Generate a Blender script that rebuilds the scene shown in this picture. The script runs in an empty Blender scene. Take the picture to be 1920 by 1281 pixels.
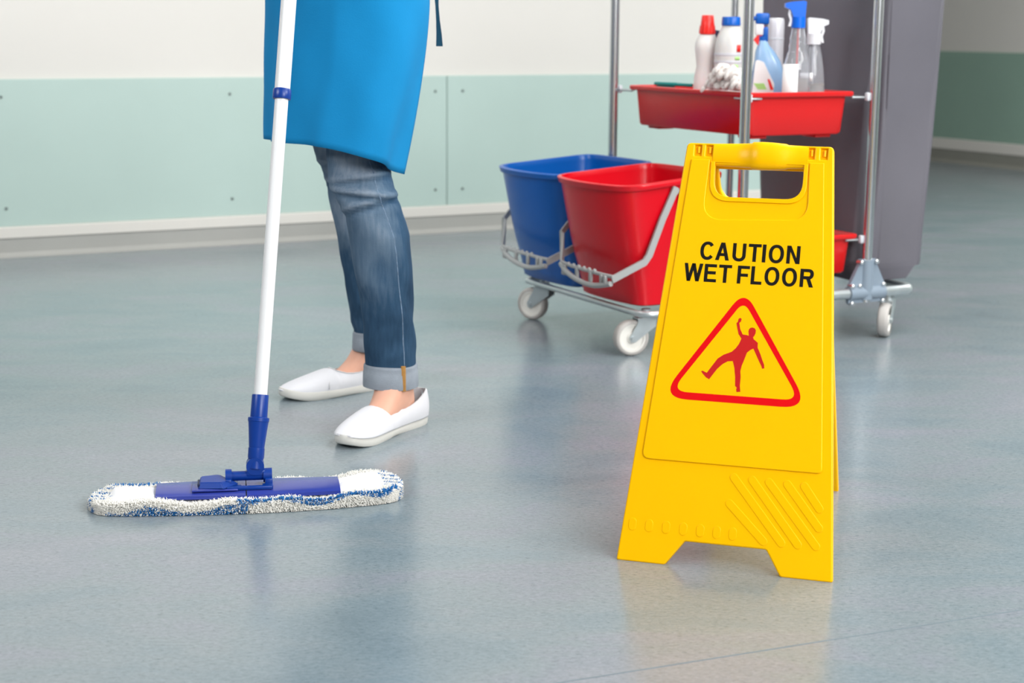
import bpy, bmesh, math, random
import numpy as np
from mathutils import Vector, Matrix
random.seed(7); rng = np.random.default_rng(7)
PI = math.pi
SC = bpy.context.scene
COL = SC.collection

# ------------------------------------------------------------------ camera
CAM_H = 0.82
cam_d = bpy.data.cameras.new('camera'); cam = bpy.data.objects.new('camera', cam_d); COL.objects.link(cam)
rt = Vector((0.99997134, 0.0014002, 0.00744081)); up = Vector((-0.00757141, 0.18492718, 0.98272306)); fw = Vector((0, 0.98275123, -0.18493248))
cam.matrix_world = Matrix(((rt.x, up.x, -fw.x, 0), (rt.y, up.y, -fw.y, 0), (rt.z, up.z, -fw.z, CAM_H), (0, 0, 0, 1)))
cam_d.sensor_width = 36.0; cam_d.lens = 3149.0 / 1920.0 * 36.0
cam_d.clip_start = 0.05; cam_d.clip_end = 60
cam_d.dof.use_dof = True; cam_d.dof.focus_distance = 2.85; cam_d.dof.aperture_fstop = 5.6
SC.camera = cam

# ------------------------------------------------------------------ world, lamps, exposure
SC.view_settings.view_transform = 'Standard'; SC.view_settings.look = 'None'
SC.view_settings.exposure = 0.0; SC.view_settings.gamma = 1.0; SC.view_settings.use_curve_mapping = False
w = bpy.data.worlds.new('world'); SC.world = w; w.use_nodes = True
w.node_tree.nodes['Background'].inputs[0].default_value = (0.9, 0.95, 1.0, 1)
w.node_tree.nodes['Background'].inputs[1].default_value = 0.25

def area(name, loc, target, sx, sy, power, color=(1, 1, 1), spread=180):
    l = bpy.data.lights.new(name, 'AREA'); l.shape = 'RECTANGLE'; l.size = sx; l.size_y = sy; l.energy = power; l.color = color
    l.spread = math.radians(spread)
    o = bpy.data.objects.new(name, l); COL.objects.link(o); o.location = loc
    d = Vector(target) - Vector(loc)
    o.rotation_euler = d.to_track_quat('-Z', 'Y').to_euler()
    return o
area('key_lamp', (3.4, 1.7, 2.55), (0.3, 3.6, 0.3), 1.6, 1.2, 108, (1, 0.985, 0.965))
area('overhead_fill', (1.4, 0.8, 2.72), (1.0, 1.2, 0), 2.2, 1.2, 24, (1, 0.99, 0.97))  # unseen overhead light, shifted right to leave the bag's left side dark
area('overhead_fill', (1.4, 3.5, 2.72), (1.0, 3.6, 0), 2.0, 1.2, 66, (1, 0.99, 0.97))  # unseen overhead light over the cart, placed to miss its left-facing sides
area('wall_fill', (-1.3, 4.4, 2.66), (-1.9, 5.9, 0.2), 3.0, 0.5, 36, (1, 0.99, 0.97))  # unseen fill added to brighten the left wall, turned away from the cart
area('overhead_fill', (3.6, 6.6, 2.72), (3.6, 6.6, 0), 1.2, 1.2, 100, (1, 0.99, 0.97))  # unseen fill added in the corridor to lighten the right wall
area('front_fill', (2.7, -1.3, 2.3), (0.0, 3.0, 0.5), 2.4, 1.4, 188, (1, 1, 1))  # unseen frontal fill, placed and raised to brighten the yellow sign
area('left_fill', (-2.6, 1.4, 2.2), (-0.45, 3.5, 0.5), 1.4, 1.0, 14, (1, 1, 1), 90)  # unseen fill added to lift the left side of the apron

# ------------------------------------------------------------------ materials
def lin(c):
    return tuple((x / 255 / 12.92) if x / 255 <= 0.04045 else (((x / 255) + 0.055) / 1.055) ** 2.4 for x in c)
def mat(name, rgb, rough=0.5, metal=0.0, var=0.0, vscale=20, bump=0.0, bscale=200, spec=0.5, trans=0.0, ior=1.45, sss=0.0, coat=0.0, stretch=None):
    m = bpy.data.materials.new(name); m.use_nodes = True
    nt = m.node_tree; b = nt.nodes['Principled BSDF']
    c = lin(rgb)
    b.inputs['Base Color'].default_value = (*c, 1); b.inputs['Roughness'].default_value = rough; b.inputs['Metallic'].default_value = metal
    b.inputs['Specular IOR Level'].default_value = spec; b.inputs['IOR'].default_value = ior
    b.inputs['Transmission Weight'].default_value = trans; b.inputs['Coat Weight'].default_value = coat
    if sss: b.inputs['Subsurface Weight'].default_value = sss; b.inputs['Subsurface Radius'].default_value = (0.01, 0.006, 0.004)
    if var or bump:
        tc = nt.nodes.new('ShaderNodeTexCoord'); mp = nt.nodes.new('ShaderNodeMapping'); nt.links.new(tc.outputs['Object'], mp.inputs[0])
        if stretch: mp.inputs['Scale'].default_value = stretch
    if var:
        n = nt.nodes.new('ShaderNodeTexNoise'); n.inputs['Scale'].default_value = vscale; n.inputs['Detail'].default_value = 6
        nt.links.new(mp.outputs[0], n.inputs['Vector'])
        r = nt.nodes.new('ShaderNodeValToRGB'); r.color_ramp.elements[0].position = 0.3; r.color_ramp.elements[1].position = 0.7
        r.color_ramp.elements[0].color = (*[x * (1 - var) for x in c], 1); r.color_ramp.elements[1].color = (*[min(1, x * (1 + var)) for x in c], 1)
        nt.links.new(n.outputs['Fac'], r.inputs[0]); nt.links.new(r.outputs[0], b.inputs['Base Color'])
    if bump:
        n2 = nt.nodes.new('ShaderNodeTexNoise'); n2.inputs['Scale'].default_value = bscale; n2.inputs['Detail'].default_value = 4
        nt.links.new(mp.outputs[0], n2.inputs['Vector'])
        bp = nt.nodes.new('ShaderNodeBump'); bp.inputs['Strength'].default_value = bump; bp.inputs['Distance'].default_value = 0.002
        nt.links.new(n2.outputs['Fac'], bp.inputs['Height']); nt.links.new(bp.outputs[0], b.inputs['Normal'])
    return m

M = {}
M['white_paint'] = mat('white wall paint', (216, 213, 208), 0.6, var=0.012, vscale=2, bump=0.08, bscale=120)
M['green'] = mat('pale green panel', (178, 199, 193), 0.5, var=0.02, vscale=3, bump=0.05, bscale=150)
M['green_dark'] = mat('deeper green panel', (142, 170, 156), 0.5, var=0.03, vscale=3, bump=0.05, bscale=150)
M['base_white'] = mat('off white strip', (216, 213, 207), 0.5)
M['base_grey'] = mat('grey vinyl cove', (166, 166, 162), 0.45, var=0.03, vscale=5)
M['base_dark'] = mat('dull grey cove', (140, 140, 132), 0.5, var=0.03, vscale=5)
M['screw'] = mat('dull screw', (120, 130, 128), 0.4, 0.6)
M['ceiling'] = mat('ceiling paint', (225, 225, 222), 0.8)
M['yellow'] = mat('yellow plastic', (255, 190, 0), 0.28, spec=0.2, var=0.015, vscale=6, bump=0.03, bscale=500)
M['black_ink'] = mat('black print', (28, 26, 24), 0.7, spec=0.1)
M['red_ink'] = mat('red print', (226, 10, 18), 0.6, spec=0.1)
M['dark_red_ink'] = mat('dull red print', (196, 34, 34), 0.6, spec=0.1)
M['red'] = mat('red bucket plastic', (205, 2, 24), 0.3, var=0.02, vscale=5)
M['blue'] = mat('blue bucket plastic', (0, 84, 164), 0.3, var=0.02, vscale=5)
M['tray_red'] = mat('red tray plastic', (214, 30, 30), 0.28, var=0.02, vscale=5)
M['bail'] = mat('grey bail plastic', (158, 160, 160), 0.4)
M['chrome'] = mat('chromed tube', (214, 217, 220), 0.2, 0.95)
M['zinc'] = mat('zinc plated steel', (196, 204, 206), 0.35, 0.7, var=0.05, vscale=40)
M['foot_grey'] = mat('blue grey moulded plastic', (132, 146, 160), 0.42)
M['bolt'] = mat('bright bolt', (225, 228, 230), 0.2, 0.9)
M['wheel'] = mat('white nylon wheel', (232, 230, 224), 0.4)
M['tyre'] = mat('grey tyre', (186, 182, 178), 0.45)
M['bag'] = mat('grey coated bag cloth', (98, 96, 104), 0.55, var=0.05, vscale=6, bump=0.1, bscale=90)
M['mop_blue'] = mat('blue mop plastic', (6, 54, 138), 0.32)
M['mop_plate'] = mat('satin blue mop plate', (46, 60, 146), 0.22)
M['pole'] = mat('white enamelled pole', (226, 226, 227), 0.3)
M['terry'] = mat('white terry', (240, 238, 232), 0.9)
M['terry_blue'] = mat('blue terry', (30, 110, 175), 0.9)
M['pocket'] = mat('white pocket cloth', (238, 238, 240), 0.8, bump=0.2, bscale=250)
M['skin'] = mat('skin', (226, 172, 148), 0.5, var=0.04, vscale=40, sss=0.15)
M['apron'] = mat('blue apron cloth', (17, 126, 182), 0.85, spec=0.2, var=0.04, vscale=8, bump=0.15, bscale=350)
M['apron_dark'] = mat('dark apron tie', (6, 70, 98), 0.8)
M['cuff'] = mat('pale denim inside', (138, 146, 156), 0.85, var=0.08, vscale=60, bump=0.3, bscale=500)
M['tan'] = mat('tan seam tape', (176, 128, 66), 0.8, var=0.15, vscale=80)
M['seam'] = mat('denim seam', (104, 124, 146), 0.85, var=0.35, vscale=120)
M['shoe'] = mat('white canvas', (216, 216, 221), 0.75, bump=0.12, bscale=600)
M['sole'] = mat('off white rubber', (214, 212, 206), 0.5)
M['lining'] = mat('shoe lining', (205, 204, 206), 0.8)
M['bottle_white'] = mat('translucent white bottle', (228, 226, 224), 0.35, sss=0.3)
M['bottle_grey'] = mat('pale grey bottle', (214, 214, 212), 0.35, sss=0.3)
M['bottle_blue'] = mat('light blue bottle', (150, 188, 226), 0.2, spec=0.6)
M['bottle_blue_edge'] = mat('blue bottle', (70, 140, 205), 0.2)
M['label_white'] = mat('white label', (240, 240, 240), 0.4)
M['label_grey'] = mat('label stripe', (205, 208, 214), 0.4)
M['label_green'] = mat('green label mark', (170, 222, 130), 0.45)
M['cap_red'] = mat('red cap', (236, 44, 36), 0.35)
M['cap_blue'] = mat('blue cap', (4, 92, 186), 0.35)
M['head_blue'] = mat('bright blue sprayer', (4, 100, 216), 0.3)
M['clear'] = mat('clear plastic', (240, 242, 246), 0.06, trans=0.86, ior=1.3)
M['liquid'] = mat('cloudy liquid', (196, 190, 182), 0.2, trans=0.4, ior=1.3)
M['spray_white'] = mat('white sprayer', (226, 226, 230), 0.4)
M['roll'] = mat('silvery white can', (212, 212, 218), 0.35, 0.15)
M['duster'] = mat('white chenille', (236, 230, 226), 0.95)
M['teal'] = mat('teal plastic', (20, 140, 136), 0.4)
M['dark_navy'] = mat('navy plastic', (32, 40, 70), 0.5)

def floor_mat():
    m = bpy.data.materials.new('marbled vinyl floor'); m.use_nodes = True; nt = m.node_tree; N = nt.nodes; L = nt.links; b = N['Principled BSDF']
    tc = N.new('ShaderNodeTexCoord')
    def noise(scale, det, rough, mscale=(1, 1, 1), dist=0.0):
        mp = N.new('ShaderNodeMapping'); mp.inputs['Scale'].default_value = mscale; L.new(tc.outputs['Object'], mp.inputs[0])
        n = N.new('ShaderNodeTexNoise'); n.inputs['Scale'].default_value = scale; n.inputs['Detail'].default_value = det; n.inputs['Roughness'].default_value = rough; n.inputs['Distortion'].default_value = dist
        L.new(mp.outputs[0], n.inputs['Vector']); return n
    def ramp(src, stops):
        r = N.new('ShaderNodeValToRGB'); e = r.color_ramp.elements
        e[0].position, e[0].color = stops[0][0], (*lin(stops[0][1]), 1); e[1].position, e[1].color = stops[-1][0], (*lin(stops[-1][1]), 1)
        for p, c in stops[1:-1]:
            k = e.new(p); k.color = (*lin(c), 1)
        L.new(src, r.inputs[0]); return r
    big = noise(2.6, 6, 0.62, (0.8, 1.5, 1), 0.4)
    base = ramp(big.outputs['Fac'], [(0.26, (138, 156, 164)), (0.42, (150, 167, 174)), (0.52, (158, 171, 176)), (0.60, (162, 170, 179)), (0.76, (174, 178, 185))])
    fine = noise(150, 8, 0.8, (0.7, 1.1, 1), 0.5)
    fr = ramp(fine.outputs['Fac'], [(0.30, (84, 96, 104)), (0.42, (160, 164, 168)), (0.56, (188, 188, 190)), (0.74, (222, 218, 218))])
    mx = N.new('ShaderNodeMix'); mx.data_type = 'RGBA'; mx.blend_type = 'OVERLAY'; mx.inputs[0].default_value = 0.55
    L.new(base.outputs[0], mx.inputs[6]); L.new(fr.outputs[0], mx.inputs[7])
    fleck = noise(230, 3, 0.6, (0.4, 1.0, 1))
    fk = ramp(fleck.outputs['Fac'], [(0.32, (60, 72, 80)), (0.42, (128, 128, 128)), (0.9, (128, 128, 128))])
    mx2 = N.new('ShaderNodeMix'); mx2.data_type = 'RGBA'; mx2.blend_type = 'OVERLAY'; mx2.inputs[0].default_value = 0.6
    L.new(mx.outputs[2], mx2.inputs[6]); L.new(fk.outputs[0], mx2.inputs[7])
    L.new(mx2.outputs[2], b.inputs['Base Color'])
    rr = N.new('ShaderNodeMapRange'); rr.inputs[3].default_value = 0.14; rr.inputs[4].default_value = 0.26
    L.new(big.outputs['Fac'], rr.inputs[0]); L.new(rr.outputs[0], b.inputs['Roughness'])
    b.inputs['Specular IOR Level'].default_value = 0.5
    bp = N.new('ShaderNodeBump'); bp.inputs['Strength'].default_value = 0.04; bp.inputs['Distance'].default_value = 0.002
    L.new(fine.outputs['Fac'], bp.inputs['Height']); L.new(bp.outputs[0], b.inputs['Normal'])
    return m
M['floor'] = floor_mat()

def denim_mat():
    m = bpy.data.materials.new('faded denim'); m.use_nodes = True; nt = m.node_tree; N = nt.nodes; L = nt.links; b = N['Principled BSDF']
    tc = N.new('ShaderNodeTexCoord')
    def noise(scale, det, ms):
        mp = N.new('ShaderNodeMapping'); mp.inputs['Scale'].default_value = ms; L.new(tc.outputs['Object'], mp.inputs[0])
        n = N.new('ShaderNodeTexNoise'); n.inputs['Scale'].default_value = scale; n.inputs['Detail'].default_value = det; L.new(mp.outputs[0], n.inputs['Vector']); return n
    n1 = noise(9, 5, (1, 1, 0.6)); n2 = noise(150, 3, (1, 1, 0.12)); n3 = noise(340, 2, (1, 1, 1))
    at = N.new('ShaderNodeAttribute'); at.attribute_name = 'fade'
    a1 = N.new('ShaderNodeMath'); a1.operation = 'MULTIPLY_ADD'; a1.inputs[1].default_value = 0.75; L.new(at.outputs['Fac'], a1.inputs[0])
    a0 = N.new('ShaderNodeMath'); a0.operation = 'MULTIPLY_ADD'; a0.inputs[1].default_value = 0.7; a0.inputs[2].default_value = -0.35; L.new(n1.outputs['Fac'], a0.inputs[0])
    L.new(a0.outputs[0], a1.inputs[2])
    a2 = N.new('ShaderNodeMath'); a2.operation = 'MULTIPLY_ADD'; a2.inputs[1].default_value = 0.34; L.new(n2.outputs['Fac'], a2.inputs[0])
    s = N.new('ShaderNodeMath'); s.operation = 'ADD'; s.inputs[1].default_value = -0.12; L.new(a1.outputs[0], s.inputs[0]); L.new(s.outputs[0], a2.inputs[2])
    r = N.new('ShaderNodeValToRGB'); e = r.color_ramp.elements
    e[0].position, e[0].color = 0.0, (*lin((26, 48, 70)), 1); e[1].position, e[1].color = 1.0, (*lin((150, 160, 172)), 1)
    for p, c in ((0.3, (46, 74, 100)), (0.6, (90, 110, 130))):
        k = e.new(p); k.color = (*lin(c), 1)
    L.new(a2.outputs[0], r.inputs[0]); L.new(r.outputs[0], b.inputs['Base Color'])
    b.inputs['Roughness'].default_value = 0.9; b.inputs['Specular IOR Level'].default_value = 0.2
    bp = N.new('ShaderNodeBump'); bp.inputs['Strength'].default_value = 0.35; bp.inputs['Distance'].default_value = 0.001
    L.new(n3.outputs['Fac'], bp.inputs['Height']); L.new(bp.outputs[0], b.inputs['Normal'])
    return m
M['denim'] = denim_mat()

# ------------------------------------------------------------------ object helpers
def tag(o, label=None, cat=None, group=None, kind=None):
    if label: o['label'] = label
    if cat: o['category'] = cat
    if group: o['group'] = group
    if kind: o['kind'] = kind
    return o
def thing(name, label, cat, loc=(0, 0, 0), rz=0.0, group=None):
    o = bpy.data.objects.new(name, None); COL.objects.link(o); o.location = loc; o.rotation_euler = (0, 0, rz); o.empty_display_size = 0.05
    return tag(o, label, cat, group)
def obj(name, bm, m, parent=None, smooth=True, angle=35, recalc=True):
    if recalc: bmesh.ops.recalc_face_normals(bm, faces=bm.faces)
    me = bpy.data.meshes.new(name); bm.to_mesh(me); bm.free()
    me.materials.append(M[m] if isinstance(m, str) else m)
    return link(name, me, parent, smooth, angle)
def link(name, me, parent=None, smooth=True, angle=35):
    if smooth:
        me.polygons.foreach_set('use_smooth', [True] * len(me.polygons))
        if angle < 180: me.set_sharp_from_angle(angle=math.radians(angle))
    o = bpy.data.objects.new(name, me); COL.objects.link(o)
    if parent is not None: o.parent = parent
    return o
def solid(o, t, offset=0.0):
    md = o.modifiers.new('thick', 'SOLIDIFY'); md.thickness = t; md.offset = offset; return o
def subsurf(o, n=1):
    md = o.modifiers.new('sub', 'SUBSURF'); md.levels = n; md.render_levels = n; return o
def B(): return bmesh.new()
def box(bm, c, s, bev=0.0, rot=None, seg=2):
    r = bmesh.ops.create_cube(bm, size=1.0); vs = r['verts']
    bmesh.ops.scale(bm, vec=s, verts=vs)
    if bev:
        es = list({e for v in vs for e in v.link_edges})
        g = bmesh.ops.bevel(bm, geom=es, offset=bev, segments=seg, affect='EDGES', profile=0.5)
        vs = list({v for f in g['faces'] for v in f.verts} | {v for v in vs if v.is_valid})
    if rot is not None: bmesh.ops.rotate(bm, cent=(0, 0, 0), matrix=rot, verts=vs)
    bmesh.ops.translate(bm, vec=c, verts=vs); return vs
def loft(bm, rings, cap0=True, cap1=True, closed_path=False):
    R = [[bm.verts.new(p) for p in r] for r in rings]; n = len(R[0])
    K = len(R) if closed_path else len(R) - 1
    for i in range(K):
        a, b = R[i], R[(i + 1) % len(R)]
        for j in range(n): bm.faces.new((a[j], a[(j + 1) % n], b[(j + 1) % n], b[j]))
    if not closed_path:
        if cap0: bm.faces.new(R[0][::-1])
        if cap1: bm.faces.new(R[-1])
    return R
def tube(bm, pts, r, seg=12, closed=False, cap=True, sy=1.0, upv=None):
    pts = [Vector(p) for p in pts]; n = len(pts); rs = r if isinstance(r, (list, tuple)) else [r] * n
    T = []
    for i in range(n):
        if closed: t = pts[(i + 1) % n] - pts[i - 1]
        else: t = pts[min(i + 1, n - 1)] - pts[max(i - 1, 0)]
        T.append(t.normalized())
    a = Vector(upv) if upv else (Vector((0, 0, 1)) if abs(T[0].z) < 0.9 else Vector((1, 0, 0)))
    rings = []
    for i in range(n):
        a = (a - T[i] * a.dot(T[i])).normalized(); b = T[i].cross(a)
        rings.append([pts[i] + a * (math.cos(2 * PI * k / seg) * rs[i]) + b * (math.sin(2 * PI * k / seg) * rs[i] * sy) for k in range(seg)])
    return loft(bm, rings, cap, cap, closed)
def lathe(bm, prof, c=(0, 0, 0), seg=24, sx=1.0, sy=1.0, cap=True, mtx=None):
    c = Vector(c); rings = []
    for r, z in prof:
        ring = []
        for k in range(seg):
            p = Vector((math.cos(2 * PI * k / seg) * r * sx, math.sin(2 * PI * k / seg) * r * sy, z))
            ring.append((mtx @ p if mtx else p) + c)
        rings.append(ring)
    return loft(bm, rings, cap, cap)
def smooth_path(pts, n=6):
    P = [Vector(p) for p in pts]; out = []
    for i in range(len(P) - 1):
        p0, p1, p2, p3 = P[max(i - 1, 0)], P[i], P[i + 1], P[min(i + 2, len(P) - 1)]
        for k in range(n):
            t = k / n
            out.append(0.5 * ((2 * p1) + (-p0 + p2) * t + (2 * p0 - 5 * p1 + 4 * p2 - p3) * t * t + (-p0 + 3 * p1 - 3 * p2 + p3) * t ** 3))
    out.append(P[-1]); return out
def round_poly(pts, rads, n=6):
    out = []; N = len(pts)
    for i in range(N):
        p = Vector(pts[i]).to_2d(); a = Vector(pts[i - 1]).to_2d(); b = Vector(pts[(i + 1) % N]).to_2d(); r = rads[i] if isinstance(rads, (list, tuple)) else rads
        if r <= 0: out.append((p.x, p.y)); continue
        d1 = (a - p).normalized(); d2 = (b - p).normalized(); ang = d1.angle(d2)
        L = min(r / math.tan(ang / 2), (a - p).length * .48, (b - p).length * .48)
        for k in range(n + 1):
            t = k / n; q = (p + d1 * L) * (1 - t) ** 2 + p * 2 * t * (1 - t) + (p + d2 * L) * t * t
            out.append((q.x, q.y))
    return out
def curve_mesh(outlines, depth, bev=0.0, offset=0.0, res=2):
    """flat plate from closed 2-D outlines (inner ones are holes): spans z 0..depth"""
    c = bpy.data.curves.new('plate', 'CURVE'); c.dimensions = '2D'; c.fill_mode = 'BOTH'
    c.extrude = max(depth / 2 - bev, 0.00001); c.bevel_depth = bev; c.bevel_resolution = res; c.offset = offset - bev
    for ol in outlines:
        s = c.splines.new('POLY'); s.points.add(len(ol) - 1); s.use_cyclic_u = True
        for p, q in zip(s.points, ol): p.co = (q[0], q[1], 0, 1)
    return curve_to_mesh(c, depth)
def curve_to_mesh(c, depth):
    o = bpy.data.objects.new('tmp', c); COL.objects.link(o)
    dg = bpy.context.evaluated_depsgraph_get(); me = bpy.data.meshes.new_from_object(o.evaluated_get(dg))
    bpy.data.objects.remove(o); bpy.data.curves.remove(c)
    me.transform(Matrix.Translation((0, 0, depth / 2)))
    return me
def plate(name, outlines, depth, m, parent, bev=0.0, z0=0.0, mtx=None, angle=35):
    me = curve_mesh(outlines, depth, bev)
    me.transform(Matrix.Translation((0, 0, z0)))
    if mtx: me.transform(mtx)
    me.materials.clear(); me.materials.append(M[m]); me.name = name
    return link(name, me, parent, True, angle)
def copy_tree(o, parent=None):
    c = o.copy(); COL.objects.link(c)
    if parent is not None: c.parent = parent
    for ch in o.children: copy_tree(ch, c)
    return c

# ------------------------------------------------------------------ the room
def struct(name, bm, m, parent=None, smooth=False):
    o = obj(name, bm, m, parent, smooth); o['kind'] = 'structure'; return o
bm = B(); box(bm, (0.5, 5.0, -0.05), (24, 20, 0.1)); fl = struct('floor', bm, 'floor'); fl['label'] = 'glossy blue grey marbled vinyl floor'
M['seamline'] = mat('floor weld', (112, 126, 133), 0.5, spec=0.2)
sa, sb = Vector((-0.55, 1.755, 0)), Vector((1.6, 2.67, 0))
bm = B(); d = (sb - sa).normalized(); box(bm, (sa + sb) / 2 + Vector((0, 0, 0.0001)), ((sb - sa).length, 0.0022, 0.0006), rot=Matrix.Rotation(math.atan2(d.y, d.x), 3, 'Z'))
obj('weld_seam', bm, 'seamline', fl, False)
bm = B(); box(bm, (0.5, 5.0, 2.85), (24, 20, 0.1)); struct('ceiling', bm, 'ceiling')

AL = 0.5025; WT = Vector((math.cos(AL), math.sin(AL), 0)); WO = Vector((0, 6.8724, 0))      # left wall line
H_TOP, H_GB, H_WB = 0.6236, 0.1098, 0.07
wl = bpy.data.objects.new('wall_left', None)
S0, S1 = -11.0, 1.70
bm = B(); box(bm, ((S0 + S1) / 2, 0.16, 1.4), (S1 - S0, 0.30, 2.8)); box(bm, (S1 - 0.15, 3.3, 1.4), (0.30, 6.0, 2.8))
wl = struct('wall_left', bm, 'white_paint'); wl.location = WO; wl.rotation_euler = (0, 0, AL); wl['label'] = 'white wall with pale green panels along its foot'
edges = [-0.305 + 1.8 * k for k in range(-5, 1)] + [S1]
scr = None
for a, b in zip(edges[:-1], edges[1:]):
    bm = B(); box(bm, ((a + b) / 2, 0.002, (H_TOP + H_GB) / 2), (b - a - 0.003, 0.016, H_TOP - H_GB), 0.002, seg=1)
    obj('wall_panel', bm, 'green', wl, False)
    for s in (a + 0.069, a + 0.9, b - 0.052):
        if s > S1 - 0.2: continue
        for z in (0.563, 0.174):
            if scr is None:
                bm = B(); lathe(bm, [(0.0055, 0), (0.0055, 0.002), (0.004, 0.004)], seg=10, mtx=Matrix.Rotation(PI / 2, 3, 'X')); scr = obj('screw', bm, 'screw', wl); q = scr
            else: q = scr.copy(); COL.objects.link(q)
            q.location = (s, -0.006, z)
def skirting(prof_items, s0, s1, loc, rz, name, label):
    root = None
    for nm, m, prof in prof_items:
        bm = B(); loft(bm, [[(s, p[0], p[1]) for p in prof] for s in (s0, s1)])
        if root is None:
            root = struct(name, bm, m); root.location = loc; root.rotation_euler = (0, 0, rz); root['label'] = label
        else: obj(nm, bm, m, root, False)
    return root
skirting([('cove', 'base_grey', [(0.01, 0), (-0.028, 0), (-0.028, 0.003), (-0.018, 0.010), (-0.012, 0.018), (-0.012, H_WB - 0.002), (0.01, H_WB - 0.002)]),
          ('cap_strip', 'base_white', [(0.01, H_WB), (-0.016, H_WB), (-0.016, H_GB - 0.004), (-0.010, H_GB), (0.01, H_GB)])],
         S0, S1, WO, AL, 'baseboard_left', 'grey cove skirting under an off-white strip')
AR = -1.068; RO = Vector((2.0, 11.8211, 0)); K_TOP, K_GB, K_WB = 0.6833, 0.1491, 0.0841
bm = B(); box(bm, (6.0, 0.16, 1.4), (20, 0.30, 2.8)); wr = struct('wall_right', bm, 'white_paint'); wr.location = RO; wr.rotation_euler = (0, 0, AR); wr['label'] = 'far white wall with darker green panel, right of the bag'
for a, b in ((-4, -1.4), (-1.4, 1.2), (1.2, 3.8), (3.8, 6.4), (6.4, 9.0), (9.0, 14.0)):
    bm = B(); box(bm, ((a + b) / 2, 0.002, (K_TOP + K_GB) / 2), (b - a - 0.004, 0.016, K_TOP - K_GB), 0.002, seg=1)
    obj('wall_panel', bm, 'green_dark', wr, False)
skirting([('cove', 'base_dark', [(0.01, 0), (-0.03, 0), (-0.03, 0.004), (-0.014, 0.02), (-0.012, K_WB - 0.002), (0.01, K_WB - 0.002)]),
          ('cap_strip', 'base_white', [(0.01, K_WB), (-0.016, K_WB), (-0.016, K_GB - 0.004), (-0.010, K_GB), (0.01, K_GB)])],
         -4, 14, RO, AR, 'baseboard_right', 'dark grey skirting under a pale strip on the far wall')
bm = B(); box(bm, (0.5, -3.6, 1.4), (24, 0.2, 2.8)); struct('wall_back', bm, 'white_paint')

# ------------------------------------------------------------------ yellow sign
SA = math.radians(-18.077); LEAN = math.radians(17.64)
sign = thing('caution_sign', 'yellow folding caution sign with black lettering, standing open on the floor', 'sign', (0.3249, 2.4665, 0), SA)
def panel_mtx(lean, y0=0.0, flip=False):
    """plate coordinates (a, b, n) -> sign frame; n is the outward normal"""
    e = Vector((1, 0, 0)); u = Vector((0, math.sin(lean), math.cos(lean))); n = Vector((0, -math.cos(lean), math.sin(lean)))
    if flip: e = Vector((-1, 0, 0)); u = Vector((0, -math.sin(lean), math.cos(lean))); n = Vector((0, math.cos(lean), math.sin(lean)))
    return Matrix(((e.x, u.x, n.x, 0), (e.y, u.y, n.y, y0), (e.z, u.z, n.z, 0), (0, 0, 0, 1)))
T = 0.012
PM = panel_mtx(LEAN)
outer = round_poly([(-0.1679, 0), (-0.0913, 0), (-0.0628, 0.0392), (0.064, 0.0392), (0.0886, 0), (0.1679, 0), (0.1159, 0.670), (-0.1159, 0.670)], [0.004, 0.006, 0.006, 0.006, 0.006, 0.004, 0.008, 0.008])
hole = round_poly([(-0.0685, 0.652), (-0.0665, 0.583), (0.0735, 0.583), (0.0735, 0.652)], [0.001, 0.030, 0.030, 0.001], 8)
SLOT = (-0.0975, -0.0795, 0.0818, 0.1020)
slots = [round_poly([(a - 0.0052, 0.6490), (a + 0.0052, 0.6490), (a + 0.0052, 0.6665), (a - 0.0052, 0.6665)], 0.0008) for a in SLOT]
fp = plate('front_panel', [outer, hole] + slots, T, 'yellow', sign, 0.0025, -T, PM)
inner = round_poly([(-0.1066, 0.643), (-0.1418, 0.1616), (0.1395, 0.1616), (0.1035, 0.643), (0.0805, 0.643), (0.0845, 0.552), (-0.0800, 0.546), (-0.0765, 0.643)], [0.001, 0.012, 0.008, 0.001, 0.001, 0.028, 0.030, 0.001], 8)
plate('raised_face', [inner], 0.0032, 'yellow', fp, 0.0014, -0.0006, PM)
# rim lip around the handle opening
lip_o = round_poly([(-0.0745, 0.640), (-0.0725, 0.5765), (0.0795, 0.5765), (0.0795, 0.640)], [0.001, 0.036, 0.036, 0.001], 8)
lip_i = round_poly([(-0.0680, 0.6395), (-0.0660, 0.5835), (0.0730, 0.5835), (0.0730, 0.6395)], [0.0005, 0.029, 0.029, 0.0005], 8)
U = lip_o[1:-1]; 
plate('opening_lip', [lip_o, lip_i], 0.0028, 'yellow', fp, 0.0008, -0.0004, PM)
bm = B()
prof = [(-0.0720, .0176), (-0.060, .0180), (-0.036, .0186), (-0.012, .0198), (-0.0095, .0218), (0.005, .0222), (0.020, .0218), (0.042, .0202), (0.046, .0186), (0.066, .0180), (0.0780, .0176)]
rings = []
for a, r in prof:
    rings.append([PM @ Vector((a, 0.6528 + math.sin(2 * PI * k / 28) * r, -0.006 + math.copysign(abs(math.cos(2 * PI * k / 28)) ** 0.6, math.cos(2 * PI * k / 28)) * (0.0085 + (r - .0176) * 1.3))) for k in range(28)])
loft(bm, rings); obj('handle_grip', bm, 'yellow', fp, angle=50)
for a in SLOT:
    bm = B(); box(bm, (a, 0.6578, -0.0085), (0.0125, 0.0185, 0.006), 0.0005); box(bm, (a + 0.0012, 0.6590, -0.0045), (0.0034, 0.0110, 0.006), 0.0010)
    bm.transform(PM); obj('hinge_knuckle', bm, 'yellow', fp, False)
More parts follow.
